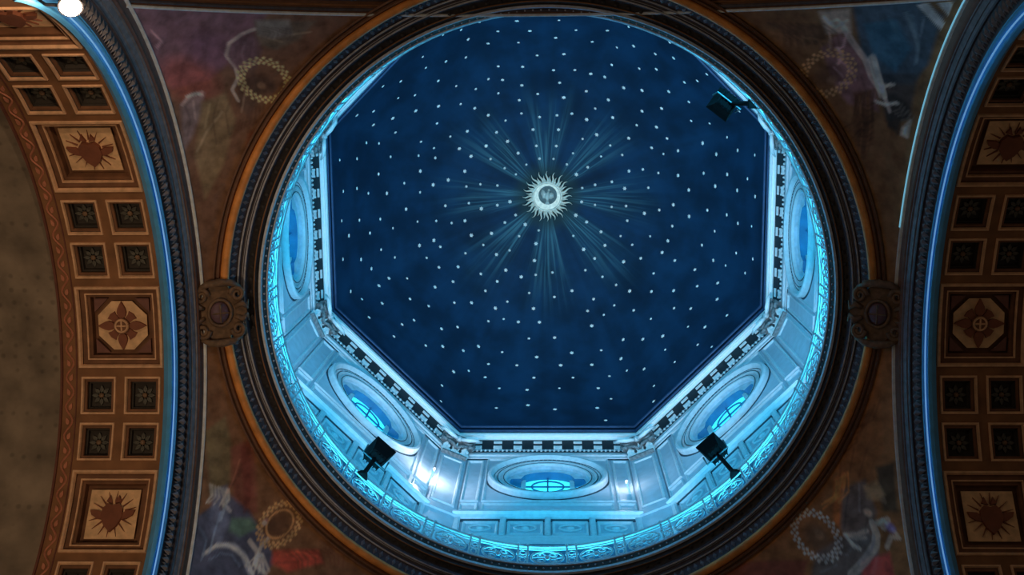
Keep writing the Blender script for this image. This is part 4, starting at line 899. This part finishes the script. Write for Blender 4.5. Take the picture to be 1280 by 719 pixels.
# corner pilasters with acanthus capitals
PD = 6.50
mb = MB(); mb.box(-.37, .37, PD, PD+.3, ZG, 30.66); mb.box(-.40, .40, PD-.06, PD+.1, 24.1, 25.1); mb.box(-.39, .39, PD-.05, PD+.1, 26.25, 26.6)
D['pilaster'] = mb.mesh('corner_pilaster', M_drum)
m_ = MB(); loops = []
for ins, dep in ((.06, 0), (.08, .04), (.12, .04), (.14, .0)):
    loops.append([(-.37+ins, PD-dep, 26.7+ins), (.37-ins, PD-dep, 26.7+ins), (.37-ins, PD-dep, 30.1-ins), (-.37+ins, PD-dep, 30.1-ins)])
D['pil_panel'] = m_.grid(loops, closed_v=True).mesh('pilaster_panel', M_drum2)
mb = MB(); mb.box(-.34, .34, PD-.10, PD+.2, 30.25, 30.34); mb.box(-.46, .46, PD-.34, PD+.1, 31.02, 31.12)
D['cap_body'] = mb.mesh('capital', M_capital)
def leaf3d():
    rows = []
    for i in range(8):
        t = i/7; wd = .12*math.sin(PI*(0.25+0.7*t))*(1+.25*math.sin(t*20)); out = .05+.10*t+.16*max(0, t-.55); zz = 30.3+.52*t-(.30*max(0, t-.8))
        rows.append([(-wd, PD-out+.03, zz), (0, PD-out-.03, zz), (wd, PD-out+.03, zz)])
    rows += [[(p[0]*.9, p[1]+.05, p[2]) for p in r] for r in rows[::-1]]
    return MB().grid(rows)
D['cap_leaf'] = leaf3d().mesh('acanthus_leaf', M_mod)
def volute():
    pts = []; rd = []
    for i in range(26):
        t = i/25; a = -PI/2+t*2.2*2*PI*.75; r = .17*(1-.8*t); pts.append((.30+r*math.cos(a), PD-.24-.1*t, 30.86+r*math.sin(a))); rd.append(.055*(1-.55*t))
    return MB().tube(pts, rd, 6, up=(0, 1, 0)).tube([(.02, PD-.16, 30.52), (.12, PD-.22, 30.66), (.30, PD-.25, 30.69)], .045, 6)
D['cap_vol'] = volute().mesh('volute', M_capital, True)
mb = MB(); mb.ball((0, PD-.30, 30.95), .10, .08, .12, 8, 6); 
for sx in (-1, 1): mb.tube([(sx*.05, PD-.34, 30.80), (sx*.24, PD-.42, 30.72), (sx*.44, PD-.46, 30.82), (sx*.60, PD-.42, 30.96)], [.05, .06, .05, .02], 6)
D['cap_face'] = mb.mesh('capital_garland', M_mod, True)
for k, side in enumerate(SIDES):
    rz = (0, 0, math.radians(22.5+45*k))
    nm = SIDES[k]+'_'+SIDES[(k+1) % 8]
    p = link('trim_pilaster_'+nm, D['pilaster'], None, None, rz)
    struct(p, 'pale corner pilaster with carved capital between the %s and %s drum walls' % (side, SIDES[(k+1) % 8]), 'pilaster')
    link('pilaster_panel', D['pil_panel'], p)
    c = link('capital', D['cap_body'], p)
    for x in (-.26, -.0, .26):
        o = link('acanthus_leaf', D['cap_leaf'], c); o.location = (x, 0, 0)
    for sx in (1, -1):
        o = link('volute', D['cap_vol'], c); o.scale = (sx, 1, 1)
    link('capital_garland', D['cap_face'], c)

# octagonal cornice
o = MB().octo([(6.22, 30.62), (6.16, 30.64), (6.155, 30.74), (6.11, 30.76), (6.105, 30.92), (6.15, 30.96), (6.16, 31.02), (6.20, 31.04)]).build('trim_architrave', M_drum2)
struct(o, 'white stepped architrave round the top of the octagonal drum', 'moulding')
MB().octo([(6.197, 30.56), (6.19, 30.56), (6.185, 30.62), (6.197, 30.63)]).build('painted_shadow_line', M_shade_line, o)  # dark band painted as the shadow line below the architrave
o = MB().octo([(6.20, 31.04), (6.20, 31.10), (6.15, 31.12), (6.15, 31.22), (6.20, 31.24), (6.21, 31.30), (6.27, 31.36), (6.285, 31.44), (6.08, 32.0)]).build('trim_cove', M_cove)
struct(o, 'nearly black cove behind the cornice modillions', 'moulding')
mb = MB()
for k in range(8):
    a = math.radians(90+45*k); n_ = 42
    for i in range(n_):
        x = -2.44+4.88*(i+.5)/n_; c, s = math.cos(a), math.sin(a); d = 6.13
        mb.ball((d*c-x*s, d*s+x*c, 31.17), .038, .038, .05, 5, 3)
stuff(mb.build('bead_row', M_mod, o))
lip = MB().octo([(6.10, 31.99), (6.06, 31.97), (6.03, 31.99), (6.02, 32.03), (5.985, 32.03), (5.96, 32.0), (5.93, 32.02), (5.915, 32.10), (5.925, 32.17), (5.98, 32.22)]).build('trim_lip', M_lip)
struct(lip, 'bright white octagonal lip at the foot of the starry dome', 'moulding')
for k in range(8):
    for i in range(8):
        e = link('modillion', D['mod'], lip); e.matrix_local = Matrix.Rotation(math.radians(45*k), 4, 'Z') @ Matrix.Translation(((i-3.5)*.55, 0, 0))
    e = link('modillion', D['mod'], lip); e.matrix_local = Matrix.Rotation(math.radians(22.5+45*k), 4, 'Z') @ Matrix.Translation((0, .40, 0))

# ---- the painted dome
def dome_r(ph, s):
    A = DOME_A*math.cos(s)
    return A/max(math.cos(ph-k*PI/4) for k in range(8)), DOME_Z+DOME_B*math.sin(s)
rows = []
NS = 48
for i in range(NS+1):
    s = (PI/2)*(i/NS); s = min(s, PI/2-1e-4)
    rows.append([(dome_r(2*PI*j/128, s)[0]*math.cos(2*PI*j/128), dome_r(2*PI*j/128, s)[0]*math.sin(2*PI*j/128), dome_r(2*PI*j/128, s)[1]) for j in range(128)])
def dome_mat():
    m = bpy.data.materials.new('dome_night_sky'); m.use_nodes = True; N = m.node_tree.nodes; L = m.node_tree.links
    b = N['Principled BSDF']; b.inputs['Roughness'].default_value = 0.7; b.inputs['Specular IOR Level'].default_value = 0.2
    def math_(op, a, b_=None, c_=None):
        n = N.new('ShaderNodeMath'); n.operation = op
        for i, v in enumerate((a, b_, c_)):
            if v is None: continue
            if isinstance(v, (int, float)): n.inputs[i].default_value = v
            else: L.new(v, n.inputs[i])
        return n.outputs[0]
    def mapr(v, a0, a1, b0, b1):
        n = N.new('ShaderNodeMapRange'); n.interpolation_type = 'SMOOTHSTEP'
        for i, q in zip(('From Min', 'From Max', 'To Min', 'To Max'), (a0, a1, b0, b1)): n.inputs[i].default_value = q
        L.new(v, n.inputs['Value']); return n.outputs['Result']
    tc = N.new('ShaderNodeTexCoord'); sp = N.new('ShaderNodeSeparateXYZ'); L.new(tc.outputs['Object'], sp.inputs[0])
    x, y = sp.outputs['X'], sp.outputs['Y']
    ang = math_('ARCTAN2', y, x); rad = math_('SQRT', math_('ADD', math_('MULTIPLY', x, x), math_('MULTIPLY', y, y)))
    cv = N.new('ShaderNodeCombineXYZ'); L.new(math_('COSINE', ang), cv.inputs[0]); L.new(math_('SINE', ang), cv.inputs[1]); L.new(math_('MULTIPLY', rad, .02), cv.inputs[2])
    n1 = N.new('ShaderNodeTexNoise'); n1.inputs['Scale'].default_value = 24; n1.inputs['Detail'].default_value = 4; L.new(cv.outputs[0], n1.inputs['Vector'])
    streak = mapr(n1.outputs['Fac'], .42, .66, 0.15, 1)
    bund = mapr(math_('COSINE', math_('MULTIPLY', ang, 8.0)), -.9, .2, 0, 1)
    n3 = N.new('ShaderNodeTexNoise'); n3.inputs['Scale'].default_value = 3.5; L.new(cv.outputs[0], n3.inputs['Vector'])
    reach = math_('ADD', rad, math_('MULTIPLY', n3.outputs['Fac'], 1.6))
    fall = mapr(reach, 1.5, 4.8, 1, 0)
    ray = math_('MULTIPLY', math_('MULTIPLY', streak, bund), fall)
    n2 = N.new('ShaderNodeTexNoise'); n2.inputs['Scale'].default_value = .9; n2.inputs['Detail'].default_value = 7; L.new(tc.outputs['Object'], n2.inputs['Vector'])
    n4 = N.new('ShaderNodeTexNoise'); n4.inputs['Scale'].default_value = 7; n4.inputs['Detail'].default_value = 4; L.new(cv.outputs[0], n4.inputs['Vector'])
    mot = math_('MULTIPLY', mapr(n2.outputs['Fac'], .3, .7, .7, 1.3), mapr(n4.outputs['Fac'], .3, .7, .85, 1.15))
    base = N.new('ShaderNodeVectorMath'); base.operation = 'SCALE'; base.inputs[0].default_value = (0.005, 0.031, 0.074); L.new(mot, base.inputs['Scale'])
    mx = N.new('ShaderNodeMix'); mx.data_type = 'RGBA'; L.new(ray, mx.inputs['Factor']); L.new(base.outputs['Vector'], mx.inputs['A']); mx.inputs['B'].default_value = (0.075, 0.20, 0.25, 1)
    halo = mapr(rad, .75, 1.3, .75, 0); m2 = N.new('ShaderNodeMix'); m2.data_type = 'RGBA'; L.new(halo, m2.inputs['Factor']); L.new(mx.outputs['Result'], m2.inputs['A']); m2.inputs['B'].default_value = (.025, .05, .05, 1)
    L.new(m2.outputs['Result'], b.inputs['Base Color'])
    return m
dome = MB().grid(rows, closed_v=True).build('ceiling_dome', dome_mat(), smooth=True)
struct(dome, 'deep blue octagonal dome painted with stars and faint rays', 'dome')
ph8 = [k*PI/4 for k in range(8)]
def dome_point(x, y):
    k = max(ph8, key=lambda p: x*math.cos(p)+y*math.sin(p)); a = min(x*math.cos(k)+y*math.sin(k), DOME_A*.9995)
    z = DOME_Z+DOME_B*math.sqrt(1-(a/DOME_A)**2)
    g = Vector((math.cos(k)*a/DOME_A**2, math.sin(k)*a/DOME_A**2, (z-DOME_Z)/DOME_B**2)).normalized()
    return Vector((x, y, z)), -g
mb = MB()
for i, (x, y) in enumerate(STARS):
    p, n = dome_point(x, y); e1 = n.cross(Vector((0.3, 0.1, 1))).normalized(); e2 = n.cross(e1)
    r = .062*random.uniform(.75, 1.2); c = p+n*.035
    v = [c]+[p+n*.012+e1*(r*(1 if q % 2 == 0 else .62)*math.cos(q*PI/6))+e2*(r*(1 if q % 2 == 0 else .62)*math.sin(q*PI/6)) for q in range(12)]
    mb.add(v, [(0, q, q % 12+1) for q in range(1, 13)])
stuff(mb.build('gilded_stars', M_star, dome))
for r_, z_, t_ in ((5.885, 32.62, .02), (5.93, 32.36, .015)):    # painted border lines at the dome's foot
    MB().octo([(r_+.02, z_-t_*2), (r_-.02, z_-t_*2), (r_-.025, z_+t_*2), (r_+.02, z_+t_*2)]).build('border_line', mat('border_blue', (.03, .075, .17), .6), dome)

# ---- gilded sun at the crown
sun = bpy.data.objects.new('sunburst_medallion', None); COL.objects.link(sun); sun.location = (0, -.02, 38.74)
tag(sun, 'gilded sun medallion with wavy rays and a dove at the dome crown', 'medallion')
MB().prism(circ(.47, 36), .0, .10).build('disc', M_gold, sun)
MB().tube([(.46*math.cos(2*PI*i/40), .46*math.sin(2*PI*i/40), .0) for i in range(40)], .035, 6, True).build('rim', M_gold, sun, True)
MB().prism(circ(.30, 30), -.012, .03, lambda x, y, z: (x+.02, y-.05, z)).build('roundel', M_dove, sun)
for i in range(40):
    a = 2*PI*i/40; L_ = (.40 if i % 2 == 0 else .27)*random.uniform(.9, 1.1); pts = []; rr = []
    for j in range(8):
        t = j/7; d = .44+L_*t; wv = (.035 if i % 2 == 0 else .012)*math.sin(t*2*PI)
        pts.append((d*math.cos(a)-wv*math.sin(a), d*math.sin(a)+wv*math.cos(a), .03)); rr.append(.058*(1-t)+.004)
    MB().tube(pts, rr, 5).build('ray', M_gold, sun, True)
mb = MB(); mb.tube([(0, .16, -.02), (0, .02, -.05), (.02, -.10, -.05), (.05, -.2, -.03)], [.03, .075, .06, .03], 8)
mb.ball((.06, -.22, -.04), .045, .045, .04)
mb.prism([(0, -.06), (-.10, -.20), (-.17, -.24), (-.20, -.10), (-.14, .05), (-.02, .06)], -.03, .0)
mb.prism([(.02, -.06), (.14, -.14), (.20, -.10), (.22, .02), (.12, .08), (.02, .06)], -.03, .0)
mb.prism([(-.07, .24), (-.02, .10), (.03, .10), (.07, .23)], -.03, .0)
mb.build('dove', M_gold if False else mat('dove_grey', (.62, .66, .60), .5), sun, True)

# ---- gallery railing
NP = 34; RR = 4.95
rail = bpy.data.objects.new('gallery_railing', None); COL.objects.link(rail); rail.location = (0, 0, ZG+.06)
tag(rail, 'ornate painted iron railing with oval scroll panels round the gallery', 'railing')
MB().tube([(RR*math.cos(2*PI*i/136), RR*math.sin(2*PI*i/136), .92) for i in range(136)], .035, 6, True).build('top_rail', M_rail, rail, True)
MB().tube([(RR*math.cos(2*PI*i/136), RR*math.sin(2*PI*i/136), .80) for i in range(136)], .02, 5, True).build('middle_rail', M_rail, rail, True)
MB().tube([(RR*math.cos(2*PI*i/136), RR*math.sin(2*PI*i/136), .06) for i in range(136)], .028, 6, True).build('bottom_rail', M_rail, rail, True)
hw = 2*PI*RR/NP/2
def oval(a, b, cx=0, cz=.43, n=22): return [(cx+a*math.cos(2*PI*i/n), RR, cz+b*math.sin(2*PI*i/n)) for i in range(n)]
def spiral(cx, cz, r, turns, sx, sz, n=16):
    return [(cx+sx*r*(1-.8*i/n)*math.cos(turns*2*PI*i/n), RR, cz+sz*r*(1-.8*i/n)*math.sin(turns*2*PI*i/n)) for i in range(n+1)]
mb = MB(); mb.tube(oval(.30, .30), .022, 5, True, up=(0, 1, 0))
for sx in (-1, 1):
    for sz in (-1, 1):
        mb.tube(spiral(sx*.13, .43+sz*.12, .12, 1.3, sx, sz), .016, 4, up=(0, 1, 0))
mb.ball((0, RR, .43), .06, .04, .08, 6, 4)
mb.tube([(-.28, RR, .43), (-.1, RR, .47), (0, RR, .43), (.1, RR, .39), (.28, RR, .43)], .014, 4, up=(0, 1, 0))
SC = mb.mesh('scroll_panel', M_rail, True)
mb = MB(); mb.tube([(0, RR, 0), (0, RR, .98)], .022, 6); mb.ball((0, RR, .55), .04, .04, .05, 6, 4); mb.ball((0, RR, 1.0), .035, .035, .04, 6, 4)
PO = mb.mesh('post', M_rail)
mb = MB(); mb.tube(oval(.055, .09, 0, .62, 10), .014, 4, True, up=(0, 1, 0)); mb.tube(oval(.055, .12, 0, .28, 10), .014, 4, True, up=(0, 1, 0))
mb.tube([(-.09, RR, .45), (.09, RR, .45)], .016, 4)
LK = mb.mesh('post_link', M_rail)
for i in range(NP):
    a = 2*PI*i/NP
    link('scroll_panel', SC, rail, None, (0, 0, a))
    for q in (-1, 1): link('post', PO, rail, None, (0, 0, a+PI/NP+q*.09/RR))
    link('post_link', LK, rail, None, (0, 0, a+PI/NP))

# ---- keystone cartouches
def cartouche(side, sx, y):
    e = bpy.data.objects.new('keystone_cartouche', None); COL.objects.link(e)
    tag(e, 'carved brown scroll cartouche with oval shield at the %s arch crown' % side, 'cartouche')
    n = Vector((-sx*.45, 0, -.9)).normalized(); ex = Vector((0, 1, 0)).cross(n).normalized() # ex points outwards/inwards along the radius
    R_ = Matrix((ex, Vector((0, 1, 0)), n)).transposed().to_4x4()
    e.matrix_world = Matrix.Translation((sx*5.55, y, 19.78)) @ R_
    # local: x along the radius, y along the ring, z towards the viewer below
    MB().prism([(.42*math.cos(t)*(1+.12*math.cos(4*t)), .46*math.sin(t)*(1+.10*math.cos(4*t))) for t in np.linspace(0, 2*PI, 28)[:-1]], -.12, .06).build('back_plate', M_cart, e)
    mb = MB(); mb.ball((0, 0, .05), .17, .20, .12, 14, 8); mb.build('shield', M_shield, e, True)
    mb = MB(); mb.tube([(.19*math.cos(2*PI*i/24), .225*math.sin(2*PI*i/24), .10) for i in range(24)], .03, 6, True); mb.build('shield_rim', M_cart, e, True)
    mb = MB(); mb.tube([(0, -.16, .165), (0, .16, .165)], .015, 4); mb.tube([(-.14, 0, .165), (.14, 0, .165)], .015, 4); mb.build('shield_cross', M_cart, e)
    for q in (-1, 1):
        mb = MB(); mb.tube([(-.36, q*.42, .08), (-.2, q*.50, .12), (0, q*.52, .14), (.2, q*.50, .12), (.36, q*.42, .08)], [.03, .06, .07, .06, .03], 7); mb.build('crest_bar', M_cart, e, True)
        for p in (-1, 1):
            pts = []; rr = []
            for i in range(22):
                t = i/21; a = t*1.6*2*PI; r = .13*(1-.75*t); pts.append((p*(.30-r*math.cos(a)*.9), q*(.30+r*math.sin(a)), .10)); rr.append(.045*(1-.5*t))
            mb = MB().tube(pts, rr, 6); mb.build('scroll', M_cart, e, True)
            mb = MB(); mb.tube([(p*.26, q*.08, .06), (p*.38, q*.14, .10), (p*.46, q*.06, .08), (p*.50, q*.18, .03)], [.04, .06, .04, .01], 6); mb.build('leaf', M_cart, e, True)
cartouche('west', -1, .06); cartouche('east', 1, .11)

# ---- floodlights
def floodlight(label, base, head, aim, size, group='black floodlights on the gallery railing'):
    e = bpy.data.objects.new('floodlight', None); COL.objects.link(e); e.location = base
    tag(e, label, 'floodlight', group)
    h = Vector(head)-Vector(base)
    mb = MB(); mb.tube([(0, 0, 0), tuple(h*.92)], .045, 8); mb.build('arm', M_black, e)
    mb = MB(); mb.box(-.09, .09, -.09, .09, -.10, .06); mb.build('clamp', M_black, e)
    z = (Vector(aim)-Vector(head)).normalized(); x = z.cross(Vector((0, 0, 1))).normalized() if abs(z.z) < .98 else Vector((1, 0, 0)); y = z.cross(x)
    R_ = Matrix((x, y, z)).transposed().to_4x4(); T = Matrix.Translation(h) @ R_
    def put(m, nm, mt):
        o = m.build(nm, mt, e); o.matrix_local = T; return o
    s = size
    hb = MB(); rows = []
    for zz, k in ((-.5, .5), (-.42, .72), (-.1, .85), (.12, 1.0), (.2, 1.0)):
        rows.append([(sx*s*k*.5, sy*s*k*.5, zz*s) for sx, sy in ((-1, -1), (1, -1), (1, 1), (-1, 1))])
    hb.grid(rows, closed_v=True); hb.f.append((3, 2, 1, 0)); put(hb, 'housing', M_black)
    gb = MB(); gb.box(-s*.44, s*.44, -s*.44, s*.44, s*.16, s*.18); put(gb, 'lens', mat('floodlight_lens', (.25, .27, .3), .2))
    fb = MB()
    for i in range(5): fb.box(-s*.34+i*s*.17-.01, -s*.34+i*s*.17+.01, -s*.34, s*.34, -s*.56, -s*.40)
    put(fb, 'cooling_fins', M_black)
    yb = MB(); yb.tube([(-s*.56, 0, .0), (-s*.56, 0, -s*.62), (s*.56, 0, -s*.62), (s*.56, 0, 0)], .018, 5, up=(0, 1, 0)); put(yb, 'yoke', mat('yoke_steel', (.12, .12, .13), .4, .6))
    o = spot_light('floodlight_lamp', tuple(h+z*(size*.22)), tuple(h+z*2), 80, 900, (1.0, .93, .88), .12, .9); o.parent = e
    return e
floodlight('black floodlight on a short arm before the southwest drum window', (-3.47, 3.53, 21.46), (-3.30, 3.42, 22.45), (-1.5, 1.5, 33), .48)
floodlight('black floodlight on a leaning arm before the southeast drum window', (3.50, 3.50, 21.46), (3.22, 3.32, 22.45), (1.5, 1.5, 33), .46)
floodlight('black floodlight leaning inward over the rail below the northeast dome edge', (3.66, -3.33, 21.46), (3.27, -3.31, 22.3), (1.5, -1.0, 33), .46)

# white lamps added to make the hot spots in two drum corners
def uplight(label, loc, power):
    e = bpy.data.objects.new('uplight', None); COL.objects.link(e); e.location = loc
    tag(e, label, 'lamp', 'small white lamps added for hot spots on the drum wall')
    r = math.hypot(loc[0], loc[1]); nx, ny = loc[0]/r, loc[1]/r
    mb = MB(); mb.tube([(0, 0, -.18), (0, 0, .0)], [.03, .045], 10); mb.build('housing', M_mod, e)
    mb = MB(); mb.ball((0, 0, .0), .035, .035, .03, 10, 6); mb.build('bulb', mat('uplight_bulb', (1, 1, 1), .3, emit=(.95, .97, 1.0), estr=25), e, True)
    mb = MB(); mb.tube([(0, 0, -.12), (nx*.2, ny*.2, -.16), (nx*.35, ny*.35, -.16)], .02, 6); mb.build('bracket', M_mod, e)
    l = bpy.data.lights.new('uplight_lamp', 'POINT'); l.energy = power; l.color = (.93, .96, 1.0); l.shadow_soft_size = .06
    o = bpy.data.objects.new('uplight_lamp', l); COL.objects.link(o); o.parent = e; o.location = (-nx*.12, -ny*.12, .12)
uplight('small white lamp added for the hot spot at the corner of the south and southwest drum walls', (-2.76, 5.55, 27.85), 38)
uplight('small white lamp added for the hot spot beside the south oculus on the pilaster toward the southeast', (1.93, 5.95, 28.1), 9)

# warm lamp at the foot of the west arch
def warm_lamp(loc, aim):
    e = bpy.data.objects.new('spotlight', None); COL.objects.link(e); e.location = loc
    tag(e, 'glaring warm white spotlight fixed to the foot of the west arch', 'lamp')
    z = (Vector(aim)-Vector(loc)).normalized(); x = z.cross(Vector((0, 0, 1))).normalized(); y = z.cross(x)
    R_ = Matrix((x, y, z)).transposed().to_4x4()
    o = MB().tube([(0, 0, -.22), (0, 0, -.12), (0, 0, 0), (0, 0, .02)], [.06, .12, .15, .15], 14, up=(1, 0, 0)).build('housing', M_black, e); o.matrix_local = R_
    o = MB().ball((0, 0, .02), .13, .13, .06, 14, 8).build('lamp_glass', M_lampglass, e, True); o.matrix_local = R_
    o = MB().tube([(0, 0, -.05), (-.3, -.02, .0), (-.42, -.1, .05)], .02, 6).build('bracket', M_black, e)
    l = bpy.data.lights.new('spotlight_lamp', 'POINT'); l.energy = 120; l.color = (1.0, .72, .48); l.shadow_soft_size = .1
    o = bpy.data.objects.new('spotlight_lamp', l); COL.objects.link(o); o.parent = e; o.location = tuple(z*.2)
warm_lamp((-5.62, -4.69, 14.42), (-3, 1, 8))
# unseen floor lamp added to warm the west arch coffers
def floor_uplight(loc, aim, power):
    e = bpy.data.objects.new('floor_uplight', None); COL.objects.link(e); e.location = loc
    tag(e, 'unseen black floor lamp added under the west arch to light its coffers', 'lamp')
    z = (Vector(aim)-Vector(loc)-Vector((0, 0, .4))).normalized()
    MB().tube([(0, 0, .28), (0, 0, .34), (0, 0, .50), (0, 0, .54)], [.06, .12, .14, .14], 14, up=(1, 0, 0)).build('housing', M_black, e)
    MB().prism(circ(.13), .535, .548).build('lens', mat('floodlight_lens', (.25, .27, .3), .2), e)
    for q in range(3):
        t = 2*PI*q/3; MB().tube([(0, 0, .30), (.22*math.cos(t), .22*math.sin(t), .012)], .012, 6).build('leg', M_black, e)
    o = spot_light('floor_uplight_lamp', (0, 0, .58), tuple(Vector((0, 0, .58))+z), 36, power, (1.0, .72, .46), .12, .8); o.parent = e
floor_uplight((-6.95, 1.2, -1.6), (-6.95, 0.9, 18.8), 2300)
